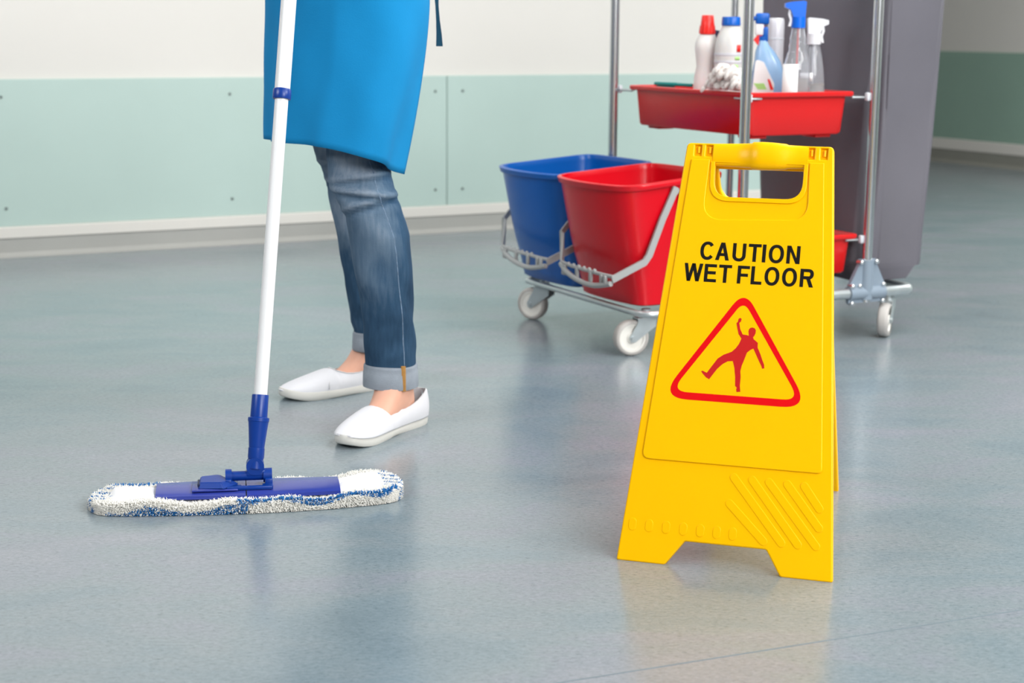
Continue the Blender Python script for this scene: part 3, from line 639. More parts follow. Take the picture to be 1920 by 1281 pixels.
# slip-on shoes
def shoe(loc, yaw, length, mirror=1):
    """heel at x=0, toe at x=length, built in person frame"""
    R = Matrix.Rotation(yaw, 3, 'Z'); O = Vector(loc) - PL
    def hw_out(t):      # half width of the outline along the length
        pts = [(0, 0.0), (0.02, .018), (0.06, .0265), (0.15, .0325), (0.3, .0345), (0.45, .0375), (0.6, .0430), (0.72, .0445), (0.82, .0430), (0.90, .0365), (0.96, .0262), (0.99, .0135), (1.0, 0.0)]
        for (a, b), (c, d) in zip(pts[:-1], pts[1:]):
            if a <= t <= c: return b + (d - b) * (t - a) / (c - a)
        return 0
    def bend(t): return 0.010 * mirror * math.sin(PI * min(1, t)) * -1
    ts = [0.0, .006, .02, .045, .08, .12, .17, .22, .28, .34, .40, .45, .49, .52, .54, .56, .59, .63, .68, .73, .78, .83, .87, .91, .94, .965, .983, .995, 1.0]
    # sole
    bm = B(); rings = []
    ol = [(t, hw_out(t) + bend(t)) for t in ts] + [(t, -hw_out(t) + bend(t)) for t in ts[-2:0:-1]]
    for z, g in ((0.0, -0.003), (0.003, 0.0), (0.010, 0.0010), (0.017, 0.0005), (0.020, -0.0015)):
        ring = []
        for t, y in ol:
            x = t * length; c = Vector((x - length * .5, y)); c2 = c * (1 + g / max(c.length, .02)); spring = 0.009 * max(0, (t - .78) / .22) ** 2
            ring.append(O + R @ Vector((c2.x + length * .5, c2.y, z + spring)))
        rings.append(ring)
    loft(bm, rings); sole_bm = bm
    # upper
    def top_h(t):
        pts = [(0, .070), (.03, .072), (.08, .066), (.15, .058), (.25, .050), (.35, .047), (.45, .049), (.52, .055), (.56, .061), (.63, .0570), (.72, .0505), (.82, .0430), (.90, .0370), (.96, .0300), (1.0, .023)]
        for (a, b), (c, d) in zip(pts[:-1], pts[1:]):
            if a <= t <= c: return b + (d - b) * (t - a) / (c - a)
    def coll(t):
        pts = [(0, 0.0), (.006, .007), (.02, .0135), (.045, .0185), (.08, .0225), (.17, .0275), (.28, .0310), (.40, .0310), (.49, .0250), (.52, .0185), (.54, .010), (.56, 0.0)]
        if t >= .56: return 0.0
        for (a, b), (c, d) in zip(pts[:-1], pts[1:]):
            if a <= t <= c: return b + (d - b) * (t - a) / (c - a)
    bm = B(); NC = 10; G = []
    for t in ts:
        h = hw_out(t) - 0.0005; z0 = 0.017 + 0.009 * max(0, (t - .78) / .22) ** 2; zt = top_h(t); c = min(coll(t), max(h - .002, 0)); row = []
        L_ = []
        for j in range(NC + 1):
            s = j / NC
            if t < .56:      # wall from sole edge up to the collar
                y = h + (c - h) * (s ** 2.2) + 0.002 * math.sin(PI * s); z = z0 + (zt - z0) * s
            else:            # closed toe: quarter of a super-ellipse
                a = s * PI / 2; y = h * max(0, math.cos(a)) ** 0.80; z = z0 + (zt - z0) * math.sin(a) ** 0.95
            if t > .56 and t < .60: pass
            L_.append((y, z))
        for y, z in L_: row.append(bm.verts.new(O + R @ Vector((t * length, y + bend(t), z))))
        for y, z in L_[::-1]: row.append(bm.verts.new(O + R @ Vector((t * length, -y + bend(t), z))))
        G.append(row)
    for i in range(len(G) - 1):
        for j in range(2 * NC + 1):
            if j == NC and ts[i] < .56: continue
            bm.faces.new((G[i][j], G[i][j + 1], G[i + 1][j + 1], G[i + 1][j]))
    bmesh.ops.remove_doubles(bm, verts=bm.verts, dist=0.0002)
    up_ = obj('shoe', bm, 'shoe', person, True, 70); subsurf(up_, 1); solid(up_, 0.003, -1.0)
    so = obj('sole', sole_bm, 'sole', up_, True, 50)
    # elastic gores / vamp seam: a fine ridge running down each side from the throat
    bm = B(); path = []
    for s_ in (1, -1):
        path = []
        for k in range(9):
            q = k / 8; t = .555 + .10 * math.sin(q * PI * .55); hgt = 0.057 - 0.036 * q; yy = 0.004 + (hw_out(t) + .001 - 0.004) * (1 - (1 - q) ** 2.0)
            path.append(O + R @ Vector((t * length, s_ * yy + bend(t), hgt + 0.0015)))
        tube(bm, smooth_path(path, 3), 0.0009, 6)
    # rolled throat edge
    pts = [O + R @ Vector((t * length, s_ * coll(t) + bend(t), top_h(t) + 0.0005)) for s_, seq in ((1, [t for t in ts if t <= .56]), (-1, [t for t in ts if t <= .54][::-1])) for t in seq]
    tube(bm, pts, 0.0015, 6)
    obj('piping', bm, 'lining', up_)
    return up_
def yaw_of(d): return math.atan2(d.y, d.x)
shoe((-0.188, 3.446, 0), yaw_of(nd), 0.284, 1)
shoe((-0.298, 3.800, 0), yaw_of(fd), 0.272, -1)

# apron: one draped sheet, open at the back
HEM = [(-0.223, 3.42, 0.521), (-0.241, 3.345, 0.538), (-0.271, 3.3, 0.555), (-0.312, 3.28, 0.571), (-0.354, 3.285, 0.58), (-0.401, 3.31, 0.585), (-0.447, 3.36, 0.586), (-0.487, 3.42, 0.586), (-0.507, 3.48, 0.584), (-0.520, 3.55, 0.583), (-0.520, 3.62, .585), (-0.505, 3.71, .588), (-0.46, 3.79, .590), (-0.39, 3.83, .590), (-0.31, 3.83, .588), (-0.25, 3.80, .585)]
TOPX = [(-0.173, 3.46), (-0.185, 3.385), (-0.218, 3.335), (-0.265, 3.315), (-0.32, 3.315), (-0.375, 3.335), (-0.427, 3.375), (-0.473, 3.43), (-0.501, 3.49), (-0.515, 3.56), (-0.515, 3.62), (-0.495, 3.69), (-0.45, 3.75), (-0.38, 3.78), (-0.30, 3.78), (-0.24, 3.76)]
hemv = smooth_path(HEM, 6); topv = smooth_path([(a, b, 0.87) for a, b in TOPX], 6)
bm = B(); NR = 44; G = []
for i, (h, t_) in enumerate(zip(hemv, topv)):
    row = []; n = len(hemv)
    a = (hemv[min(i + 1, n - 1)] - hemv[max(i - 1, 0)]); nr = Vector((-a.y, a.x, 0)).normalized() * -1
    s = i / (n - 1)
    for k in range(NR + 1):
        q = k / NR; z = h.z + (1.12 - h.z) * q; f = (z - h.z) / (0.87 - h.z); fb = 1 - (1 - min(f, 1.0)) ** 1.5 if f <= 1 else 1.0
        x = h.x + (t_.x - h.x) * fb; y = h.y + (t_.y - h.y) * fb
        if f > 1: sh = (f - 1) * 0.10; cx_, cy_ = -0.33, 3.55; x += (cx_ - x) * sh; y += (cy_ - y) * sh
        amp = 0.005 + 0.013 * (1 - min(f, 1)) ** 0.7
        fold = amp * (0.9 * math.exp(-((s - 0.155 - 0.02 * f) / 0.055) ** 2) * -1.0 + 0.5 * math.exp(-((s - 0.06) / 0.04) ** 2) + 0.35 * math.sin(s * 40 + 1.2 * f) * (s > .3)
                      + 0.25 * math.sin(s * 23 + 2.5 * f + 1))
        fold += 0.0016 * math.sin(17 * s + z * 21) + 0.0010 * math.sin(41 * s - z * 33)
        e_ = min(1, s / 0.03); fold *= e_
        row.append(bm.verts.new(pl(x + nr.x * fold, y + nr.y * fold, z)))
    G.append(row)
for i in range(len(G) - 1):
    for k in range(NR): bm.faces.new((G[i][k], G[i + 1][k], G[i + 1][k + 1], G[i][k + 1]))
apr = obj('apron', bm, 'apron', person, True, 180); solid(apr, 0.0022, 1.0)
bm = B(); rings = []
hem_pts = [Vector(G_) for G_ in [(h.x - PL.x, h.y - PL.y, h.z + 0.003) for h in hemv]]
obj_tie = B()
tp = [pl(-0.166, 3.62, 0.905), pl(-0.163, 3.60, 0.86), pl(-0.1605, 3.59, 0.83), pl(-0.158, 3.585, 0.80), pl(-0.157, 3.58, 0.776)]
wd = [0.006, 0.0035, 0.0040, 0.0058, 0.0072]; rings = []
for p, w_ in zip(tp, wd): rings.append([p + Vector((-w_, -0.002, 0)), p + Vector((w_, -0.004, 0)), p + Vector((w_, -0.001, 0)), p + Vector((-w_, 0.001, 0))])
loft(obj_tie, rings); obj('apron_tie', obj_tie, 'apron_dark', apr, False)

# ------------------------------------------------------------------ cleaning cart
CN = Vector((0.58222, 4.25618, 0)); CY = 0.46877
cart = thing('cleaning_cart', 'chromed tube janitor cart on four castors, carrying buckets, red trays and a grey bag', 'cart', CN, CY)
U0, V0 = 0.406, 0.659; ZT = 0.125; R_T = 0.0135
posts = {}
for nm, (a, b) in dict(n=(0, 0), r=(U0, 0), l=(0, V0), f=(U0, V0)).items():
    bm = B(); tube(bm, [(a, b, 0.10), (a, b, 1.02)], R_T if nm != 'f' else 0.011, 20); obj('post', bm, 'chrome', cart, angle=60)
    # grey moulded foot: sleeve round the post, clamp round the base tube, gusset wings
    bm = B(); sgn = 1
    tube(bm, [(a, b, 0.108), (a, b, 0.214)], 0.0185, 20)
    tube(bm, [(a - 0.058, b, ZT), (a + 0.058, b, ZT)], 0.0185, 20)
    ol = [(-0.060, 0.133), (0.060, 0.133), (0.056, 0.152), (0.030, 0.200), (0.026, 0.216), (-0.026, 0.216), (-0.030, 0.200), (-0.056, 0.152)]
    r_ = [[(a + p[0], b + y, p[1]) for p in ol] for y in (-0.006, 0.006)]; loft(bm, r_)
    ol = [(-0.060, 0.100), (0.060, 0.100), (0.060, 0.125), (-0.060, 0.125)]
    r_ = [[(a + p[0], b + y, p[1]) for p in ol] for y in (-0.006, 0.006)]; loft(bm, r_)
    ft = obj('post_foot', bm, 'foot_grey', cart, angle=40)
    bol = None
    for (x, z) in ((-0.025, 0.209), (0.025, 0.209), (-0.051, 0.146), (-0.027, 0.146), (0.051, 0.146), (-0.051, 0.100), (0.051, 0.102)):
        if bol is None:
            bm = B(); lathe(bm, [(0.0068, -0.009), (0.0068, 0.008), (0.0052, 0.0105), (0.002, 0.0115)], seg=12, mtx=Matrix.Rotation(PI / 2, 3, 'X')); bol = obj('bolt', bm, 'bolt', ft, angle=50); q = bol
        else: q = bol.copy(); COL.objects.link(q)
        q.location = (a + x, b - 0.004, z)
# base frame loop
def rrect(u0, u1, v0, v1, r, z, n=8):
    out = []
    for cu, cv, a0 in ((u1 - r, v0 + r, -PI / 2), (u1 - r, v1 - r, 0), (u0 + r, v1 - r, PI / 2), (u0 + r, v0 + r, PI)):
        for k in range(n + 1): th = a0 + PI / 2 * k / n; out.append((cu + r * math.cos(th), cv + r * math.sin(th), z))
    return out
fr = [(x, y, ZT - 0.013 * min(1, max(0, (-0.03 - x) / 0.08 + .0))) for x, y, z in rrect(-0.284, 0.566, 0.0, V0, 0.034, ZT)]
fr2 = []
for a, b in zip(fr, fr[1:] + fr[:1]):
    fr2.append(a)
    if abs(a[0] - b[0]) > .5:
        for xx in ((-0.11, -0.03) if a[0] < b[0] else (-0.03, -0.11)): fr2.append((xx, a[1], ZT - 0.013 * min(1, max(0, (-0.03 - xx) / 0.08))))
bm = B(); tube(bm, fr2, [0.0080 if p[0] < -0.05 else 0.0135 for p in fr2], 16, closed=True); obj('base_frame', bm, 'zinc', cart, angle=60)
for uu in (-0.13, 0.16):
    bm = B(); tube(bm, [(uu, 0.004, 0.113), (uu, V0 - 0.004, 0.113)], 0.009, 12); obj('cross_bar', bm, 'zinc', cart, angle=60)
for zz in (0.6420, 0.2665):
    for p, sg in (((0, 0), (1, 1)), ((U0, 0), (-1, 1)), ((0, V0), (1, -1)), ((U0, V0), (-1, -1))):
        bm = B(); c = Vector((p[0], p[1], zz)); e1 = Vector((sg[0] * 0.060, sg[1] * 0.018, 0)); e2 = Vector((sg[0] * 0.018, sg[1] * 0.075, 0)); k0 = Vector((sg[0] * 0.012, sg[1] * 0.012, 0))
        tube(bm, [c + e1, c + k0, c + e2], 0.0030, 8); obj('tray_hook', bm, 'zinc', cart, angle=60)
        bm = B(); box(bm, (p[0] + sg[0] * 0.017, p[1] + sg[1] * 0.008, zz + 0.002), (0.011, 0.014, 0.022), 0.004); obj('hook_clip', bm, 'label_grey', cart, angle=40)
bm = B(); tube(bm, rrect(-0.0, U0 + 0.26, 0.0, V0, 0.04, 1.02), 0.011, 14, closed=True); obj('top_frame', bm, 'chrome', cart, angle=60)
# castors: fork (part) > wheel, tyre (sub-parts)
def castor(u, v, wu, wv, axis_yaw):
    """(u,v) swivel stem, (wu,wv) wheel contact, axis_yaw of the axle in cart frame"""
    W = Vector((wu, wv, 0.046)); ax_ = Vector((math.cos(axis_yaw), math.sin(axis_yaw), 0)); s = Vector((u, v, 0)); d = Vector((wu - u, wv - v, 0))
    fdir = Vector((-ax_.y, ax_.x, 0))
    if fdir.dot(d) < 0: fdir = -fdir
    bm = B()
    tube(bm, [(u, v, 0.098), (u, v, 0.118)], 0.012, 14); tube(bm, [(u, v, 0.096), (u, v, 0.103)], 0.019, 18)
    m3 = Matrix((fdir, ax_, Vector((0, 0, 1)))).transposed()
    box(bm, s + Vector((0, 0, 0.0945)) + fdir * 0.004, (0.050, 0.036, 0.004), 0.001, rot=m3)
    for k in (-1, 1):
        ol = [(-0.021, 0.0955), (0.029, 0.0955), (0.029, 0.085)]
        L = (W - s).to_2d().length
        ol += [(L + 0.010, 0.049), (L + 0.006, 0.036), (L - 0.006, 0.036), (-0.021, 0.075)]
        r_ = [[s + fdir * p[0] + Vector((0, 0, p[1])) + ax_ * (k * 0.0165 + t) for p in ol] for t in (-0.001, 0.001)]; loft(bm, r_)
    tube(bm, [s + fdir * L + Vector((0, 0, 0.046)) - ax_ * 0.021, s + fdir * L + Vector((0, 0, 0.046)) + ax_ * 0.021], 0.006, 10)
    fk = obj('castor', bm, 'zinc', cart, angle=40)
    c = s + fdir * L + Vector((0, 0, 0.046)); mt = Matrix((fdir, Vector((0, 0, 1)), ax_)).transposed()
    bm = B(); lathe(bm, [(0.008, -0.0135), (0.013, -0.0135), (0.015, -0.009), (0.029, -0.009), (0.031, -0.0125), (0.037, -0.0125), (0.037, 0.0125), (0.031, 0.0125), (0.029, 0.009), (0.015, 0.009), (0.013, 0.0135), (0.008, 0.0135)], c, 32, mtx=mt); obj('wheel', bm, 'wheel', fk, angle=40)
    bm = B(); rg = [(0.0365, -0.0145), (0.041, -0.0145), (0.0445, -0.0115), (0.046, -0.006), (0.046, 0.006), (0.0445, 0.0115), (0.041, 0.0145), (0.0365, 0.0145)]
    lathe(bm, rg, c, 36, cap=False, mtx=mt); obj('tyre', bm, 'tyre', fk, angle=60)
castor(-0.245, 0.60, -0.272, 0.630, math.radians(-150))
castor(-0.245, 0.055, -0.285, 0.050, math.radians(-98))
castor(0.508, 0.030, 0.470, 0.014, math.radians(-48))
castor(0.505, 0.63, 0.535, 0.60, math.radians(-60))

# buckets
def bucket(name, color, dv, label):
    b = thing(name, label, 'bucket', CN + Matrix.Rotation(CY, 3, 'Z') @ Vector((-0.18, 0.17 + dv, 0.128)), CY, 'mop buckets on the cart')
    off = Vector((0.18, -0.17, -0.128))
    # corners: front-left, front-right, back-right, back-left as (u, v, z)
    top = [Vector(p) for p in ((-0.350, 0.336, 0.4385), (-0.325, 0.016, 0.434), (-0.030, 0.046, 0.458), (-0.055, 0.360, 0.459))]
    bot = [Vector(p) for p in ((-0.290, 0.318, 0.1285), (-0.278, 0.024, 0.1285), (-0.060, 0.042, 0.1285), (-0.075, 0.316, 0.1285))]
    def ring(q, grow=0.0, dz=0.0, mid=0.0, lip=False):
        C4 = [bot[i].lerp(top[i], q) for i in range(4)]
        # vertical profile: walls swell a little under the rim
        cx = sum(C4, Vector()) / 4; out = []
        sm = min(1, max(0, (q - 0.16) / 0.26)); bow = 0.014 + 0.012 * q + 0.016 * sm * sm * (3 - 2 * sm); R = 0.03
        n = 14
        for e in range(4):
            a, b2 = C4[e], C4[(e + 1) % 4]; ed = (b2 - a); nr = Vector((ed.y, -ed.x, 0)).normalized()
            if nr.dot(cx - a) > 0: nr = -nr
            bw = bow if e == 0 else (0.001 if e in (1, 3) else 0.004)
            for k in range(n):
                t = k / n; t2 = t
                p = a + ed * t2 + nr * (bw * (4 * t2 * (1 - t2)) ** 0.8)
                out.append(p)
        # round the corners by smoothing along the ring
        m = len(out)
        for _ in range(3): out = [(out[i - 1] + out[i] * 2 + out[(i + 1) % m]) / 4 for i in range(m)]
        res = []
        for i, p in enumerate(out):
            t = (out[(i + 1) % m] - out[i - 1]).normalized(); nr = Vector((t.y, -t.x, 0)).normalized()
            if nr.dot(p - cx) < 0: nr = -nr
            fac = 1.0
            if lip and grow > 0.002: fac = sum(1.9 if ((i + d_) % m) // 14 != 3 else 0.7 for d_ in (-3, -2, -1, 0, 1, 2, 3)) / 7
            res.append(p + nr * (grow * fac + mid) + Vector((0, 0, dz)) + off)
        return res
    bm = B(); rings = []
    for q, g in ((0.0, -0.012), (0.0, -0.006), (0.012, 0.0), (0.10, 0.0005), (0.22, 0.001), (0.35, 0.0015), (0.50, 0.002), (0.65, 0.002), (0.78, 0.0015), (0.90, 0.001), (0.955, 0.0)): rings.append(ring(q, g))
    inn = []
    for q, g in ((0.955, -0.003), (0.90, -0.002), (0.65, -0.001), (0.35, -0.0015), (0.10, -0.003), (0.03, -0.006)): inn.append(ring(q, g))
    loft(bm, rings, True, False); shell = rings[-1]
    loft(bm, inn, False, True)
    bo = obj('bucket_body', bm, color, b, True, 50, recalc=False)
    bm = B()
    prof = [(0.955, -0.0025, 0), (0.955, 0.0042, -0.001), (0.955, 0.0052, 0.003), (1.0, 0.0052, -0.002), (1.0, 0.0040, 0.0), (1.0, -0.002, 0.0), (1.0, -0.003, -0.002)]
    rr = [ring(q, g, dz, 0.0, True) for q, g, dz in prof]; loft(bm, rr, closed_path=True); obj('rim', bm, color, b, True, 50)
    # stiffening rib under the rim on the near side and bail boss
    bm = B(); box(bm, Vector((-0.172, 0.024, 0.395)) + off, (0.006, 0.008, 0.06), 0.002); obj('side_rib', bm, color, b)
    bm = B(); tube(bm, [Vector((-0.188, 0.028, 0.418)) + off, Vector((-0.188, 0.016, 0.418)) + off], 0.009, 12); obj('bail_boss', bm, 'bail', b)
    # grey bail hanging down over the front
    bm = B()
    def arm(pts, w_=0.0085):
        rg = []; P = [Vector(p) + off for p in pts]
        for i, p in enumerate(P):
            t = (P[min(i + 1, len(P) - 1)] - P[max(i - 1, 0)]).normalized(); sd = Vector((0, 1, 0)) if abs(t.y) < 0.7 else Vector((1, 0, 0)); sd = (sd - t * sd.dot(t)).normalized(); nn = t.cross(sd)
            rg.append([p + sd * a * 0.0035 + nn * c * w_ for a, c in ((-1, -1), (1, -1), (1, -.55), (0.2, -.45), (0.2, .45), (1, .55), (1, 1), (-1, 1))])
        loft(bm, rg)
    arm([(-0.188, 0.018, 0.426), (-0.230, 0.011, 0.350), (-0.272, 0.002, 0.262), (-0.287, -0.002, 0.246), (-0.384, -0.008, 0.2085)])
    arm([(-0.230, 0.355, 0.395), (-0.270, 0.351, 0.350), (-0.335, 0.340, 0.285), (-0.384, 0.247, 0.216)], 0.0065)
    tube(bm, smooth_path([Vector(p) + off for p in ((-0.384, 0.250, 0.221), (-0.388, 0.19, 0.218), (-0.388, 0.10, 0.217), (-0.386, 0.02, 0.2165), (-0.382, -0.012, 0.2165))], 4), 0.0048, 8)
    tube(bm, smooth_path([Vector(p) + off for p in ((-0.386, 0.250, 0.216), (-0.394, 0.20, 0.200), (-0.397, 0.13, 0.188), (-0.395, 0.06, 0.186), (-0.386, -0.008, 0.199))], 4), 0.0068, 8)
    for y in (0.222, 0.155, 0.085, 0.03, 0.012): box(bm, Vector((-0.391, y, 0.204)) + off, (0.008, 0.011 if y < .2 else 0.02, 0.026), 0.002)
    for k in range(6): lathe(bm, [(0.0052, 0), (0.0045, 0.004), (0.002, 0.006)], Vector((-0.388, 0.205 - k * 0.027, 0.220)) + off, 10)
    obj('bail', bm, 'bail', b, True, 40)
    return b
bucket('mop_bucket', 'red', 0.0, 'red plastic mop bucket with grey bail, nearer of the two on the cart')
bucket('mop_bucket', 'blue', 0.341, 'blue plastic mop bucket with grey bail, behind the red one')

# trays
def tray(z_rim, z_bot, label, u0=0.012, u1=0.356, v0=0.010, v1=0.606):
    cu, cv = (u0 + u1) / 2, (v0 + v1) / 2
    t = thing('storage_tray', label, 'tray', CN + Matrix.Rotation(CY, 3, 'Z') @ Vector((cu, cv, z_bot)), CY, 'red trays on the cart')
    hu, hv = (u1 - u0) / 2, (v1 - v0) / 2; D = z_rim - z_bot
    def rr(ins, z, r=0.022): return rrect(-hu + ins, hu - ins, -hv + ins, hv - ins, max(r - ins * .2, .006), z, 5)
    bm = B()
    prof = [(0.034, 0.0), (0.028, 0.0), (0.0235, 0.005), (0.016, D - 0.016), (0.0155, D - 0.012), (0.002, D - 0.012), (0.0, D - 0.009), (0.0, D - 0.002), (0.002, D), (0.0135, D), (0.0155, D - 0.004), (0.0185, D - 0.012), (0.0260, 0.008), (0.032, 0.0045)]
    loft(bm, [rr(a, z) for a, z in prof], True, True); obj('tray_body', bm, 'tray_red', t, True, 40, recalc=False)
    for su in (-1, 1):
        for sv in (-1, 1):
            bm = B(); box(bm, (su * (hu - 0.07), sv * (hv - 0.075), -0.004), (0.05, 0.06, 0.010), 0.003); obj('foot', bm, 'tray_red', t)
    return t
tray(0.6575, 0.547, 'red plastic tray holding spray bottles, high on the cart')
tray(0.282, 0.177, 'lower red plastic tray, mostly hidden behind the yellow sign', 0.03, 0.388, 0.010, 0.606)

# grey bag
def bag():
    b = thing('refuse_bag', 'tall grey cloth bag hanging on the right end of the cart', 'bag', CN + Matrix.Rotation(CY, 3, 'Z') @ Vector((0.54, 0.30, 0.15)), CY)
    bm = B(); rings = []; n = 96; NZ = 60
    for k in range(NZ + 1):
        q = k / NZ; z = 0.144 + (1.00 - 0.144) * q
        u0 = 0.430 + 0.004 * math.sin(q * 5); u1 = 0.617 + 0.045 * q; v0 = 0.022 - 0.006 * q; v1 = 0.545 + 0.025 * q
        if q < 0.06: s = (1 - q / 0.06) ** 1.6; u1 -= 0.020 * s; u0 += 0.012 * s; v1 -= 0.03 * s; v0 += 0.010 * s
        base = rrect(u0, u1, v0, v1, 0.034, z, 23)
        ring = []
        m = len(base)
        for i, p in enumerate(base):
            a = Vector(base[(i + 1) % m]) - Vector(base[i - 1]); nr = Vector((a.y, -a.x, 0)).normalized() if a.length > 1e-6 else Vector((0, 0, 0))
            ph = i / m * 2 * PI; x, y = p[0], p[1]
            f = 0.005 * math.sin(3 * ph + 2.0 * q) + 0.003 * math.sin(7 * ph - 5 * q + 1)
            left = x < u0 + 0.03
            # soft diagonal drape folds on the side facing the posts
            if left:
                f += 0.030 * math.exp(-((y - 0.060 - 0.16 * max(0, q - 0.55)) / 0.020) ** 2) - 0.014 * math.exp(-((y - 0.14 - 0.16 * max(0, q - .5)) / 0.03) ** 2)
                f += 0.006 * math.sin(y * 34 + q * 6)
            zz = z
            if q < 0.05: zz += 0.012 * math.sin(ph * 2 + 0.6) + (0.028 if x > u1 - 0.03 else 0) + (0.012 if left else 0)
            ring.append((x + nr.x * f - 0.54, y + nr.y * f - 0.30, zz - 0.15))
        rings.append(ring)
    loft(bm, rings, True, False); obj('bag_body', bm, 'bag', b, True, 60)
    bm = B(); tube(bm, rrect(0.425 - .54, 0.665 - .54, 0.012 - .30, 0.572 - .30, 0.036, 0.94), 0.009, 10, closed=True); obj('hem_ring', bm, 'bag', b)
bag()

# ------------------------------------------------------------------ things in the upper tray
ZB = 0.5515
def cw(u, v, z): return CN + Matrix.Rotation(CY, 3, 'Z') @ Vector((u, v, z))
def bthing(name, label, cat, u, v, rz=0.0, group=None): return thing(name, label, cat, cw(u, v, ZB), rz, group)
BG = 'cleaning bottles in the upper tray'
# 1 white bottle, red conical cap
b = bthing('cleaner_bottle', 'white bottle with a red conical cap, leftmost in the upper tray', 'bottle', 0.116, 0.36, 0, BG)
bm = B(); lathe(bm, [(0.031, 0), (0.034, 0.004), (0.0345, 0.10), (0.0325, 0.135), (0.0270, 0.165), (0.0300, 0.190), (0.0330, 0.210), (0.0320, 0.228), (0.0225, 0.246), (0.0205, 0.252)], seg=28, sy=.8); obj('bottle_body', bm, 'bottle_white', b, angle=50)
bm = B(); lathe(bm, [(0.0205, 0.249), (0.0218, 0.2515), (0.0160, 0.2985), (0.0145, 0.300)], seg=24)
for k in range(12): th = 2 * PI * k / 12; tube(bm, [(math.cos(th) * 0.0212, math.sin(th) * 0.0212, 0.2525), (math.cos(th) * 0.0190, math.sin(th) * 0.0190, 0.272)], 0.0016, 6)
obj('cap', bm, 'cap_red', b, angle=50)
# 2 grey white bottle, blue cap
b = bthing('cleaner_bottle', 'pale grey bottle with a blue screw cap and banded shoulder, second from the left', 'bottle', 0.145, 0.29, 0, BG)
bm = B(); lathe(bm, [(0.038, 0), (0.0415, 0.005), (0.0425, 0.19), (0.0415, 0.218), (0.036, 0.245), (0.0265, 0.265), (0.0235, 0.272), (0.0235, 0.280)], seg=28, sy=.85); obj('bottle_body', bm, 'bottle_grey', b, angle=50)
for z in (0.172, 0.192):
    bm = B(); lathe(bm, [(0.0424, z), (0.0432, z + 0.002), (0.0432, z + 0.007), (0.0424, z + 0.009)], seg=28, sy=.85, cap=False); obj('band', bm, 'label_grey', b)
bm = B(); lathe(bm, [(0.0255, 0.273), (0.0258, 0.275), (0.0245, 0.294), (0.0235, 0.296)], seg=24); obj('cap', bm, 'cap_blue', b, angle=50)
def lab(parent, r, sy, z0, z1, a0, a1, m, name='label'):
    bm = B(); g = []
    for k in range(9):
        a = math.radians(a0 + (a1 - a0) * k / 8); g.append((bm.verts.new((math.cos(a) * r, math.sin(a) * r * sy, z0)), bm.verts.new((math.cos(a) * r, math.sin(a) * r * sy, z1))))
    for p, q in zip(g[:-1], g[1:]): bm.faces.new((p[0], q[0], q[1], p[1]))
    o = obj(name, bm, m, parent, True, 180); solid(o, 0.0006, 1.0); return o
lab(b, 0.0420, .85, 0.203, 0.222, -72, -55, 'cap_red', 'label_mark'); lab(b, 0.0428, .85, 0.150, 0.170, -84, -66, 'label_green', 'label_mark'); lab(b, 0.0428, .85, 0.182, 0.191, -78, -60, 'label_green', 'label_mark')
# 3 light blue window cleaner with curved body
b = bthing('spray_bottle', 'light blue curved spray bottle with a red trigger, behind the middle post', 'bottle', 0.222, 0.225, 0, BG)
bm = B(); rings = []
for z, x0, x1, hy in ((0, -0.040, 0.036, .022), (0.004, -0.044, 0.040, .025), (0.05, -0.046, 0.048, .026), (0.10, -0.045, 0.051, .026), (0.145, -0.042, 0.046, .026), (0.18, -0.036, 0.034, .024), (0.205, -0.034, 0.018, .020), (0.222, -0.028, 0.002, .015), (0.235, -0.026, -0.004, .012)):
    cx_ = (x0 + x1) / 2; hx = (x1 - x0) / 2
    rings.append([(cx_ + math.copysign(abs(math.cos(2 * PI * k / 32)) ** .85, math.cos(2 * PI * k / 32)) * hx, math.copysign(abs(math.sin(2 * PI * k / 32)) ** .85, math.sin(2 * PI * k / 32)) * hy, z) for k in range(32)])
loft(bm, rings); obj('bottle_body', bm, 'bottle_blue', b, angle=60)
plate('label', [round_poly([(-0.044, 0.085), (0.012, 0.085), (0.016, 0.120), (0.000, 0.150), (-0.014, 0.178), (-0.036, 0.186)], 0.012)], 0.0035, 'label_white', b, 0.0, 0, Matrix.Translation((0, -0.0245, 0)) @ Matrix.Rotation(PI / 2, 4, 'X'))
plate('label_mark', [[(-0.040, 0.122), (-0.028, 0.106), (-0.004, 0.106), (-0.012, 0.122)]], 0.0005, 'label_green', b, 0.0, 0, Matrix.Translation((0, -0.0282, 0)) @ Matrix.Rotation(PI / 2, 4, 'X'))
plate('label_mark', [[(-0.003, 0.134), (0.003, 0.132), (0.014, 0.106), (0.006, 0.104)]], 0.0005, 'cap_red', b, 0.0, 0, Matrix.Translation((0, -0.0282, 0)) @ Matrix.Rotation(PI / 2, 4, 'X'))
bm = B(); box(bm, (-0.018, 0, 0.291), (0.036, 0.022, 0.030), 0.005); box(bm, (-0.009, 0, 0.250), (0.014, 0.022, 0.04), 0.004); tube(bm, [(-0.034, 0, 0.292), (-0.042, 0, 0.292)], 0.006, 10); tube(bm, [(-0.015, 0, 0.226), (-0.015, 0, 0.246)], 0.0125, 16); obj('spray_head', bm, 'cap_blue', b, angle=50)
bm = B(); box(bm, (-0.025, 0, 0.265), (0.022, 0.018, 0.034), 0.004); obj('head_front', bm, 'label_white', b)
bm = B(); loft(bm, [[(x - 0.010 + s, y, z) for s, y in ((-w_, -0.006), (w_, -0.006), (w_, 0.006), (-w_, 0.006))] for x, z, w_ in ((-0.006, 0.272, 0.004), (-0.012, 0.250, 0.006), (-0.022, 0.236, 0.008), (-0.012, 0.222, 0.006), (-0.002, 0.206, 0.0045), (0.002, 0.200, 0.002))]); obj('trigger', bm, 'cap_red', b)
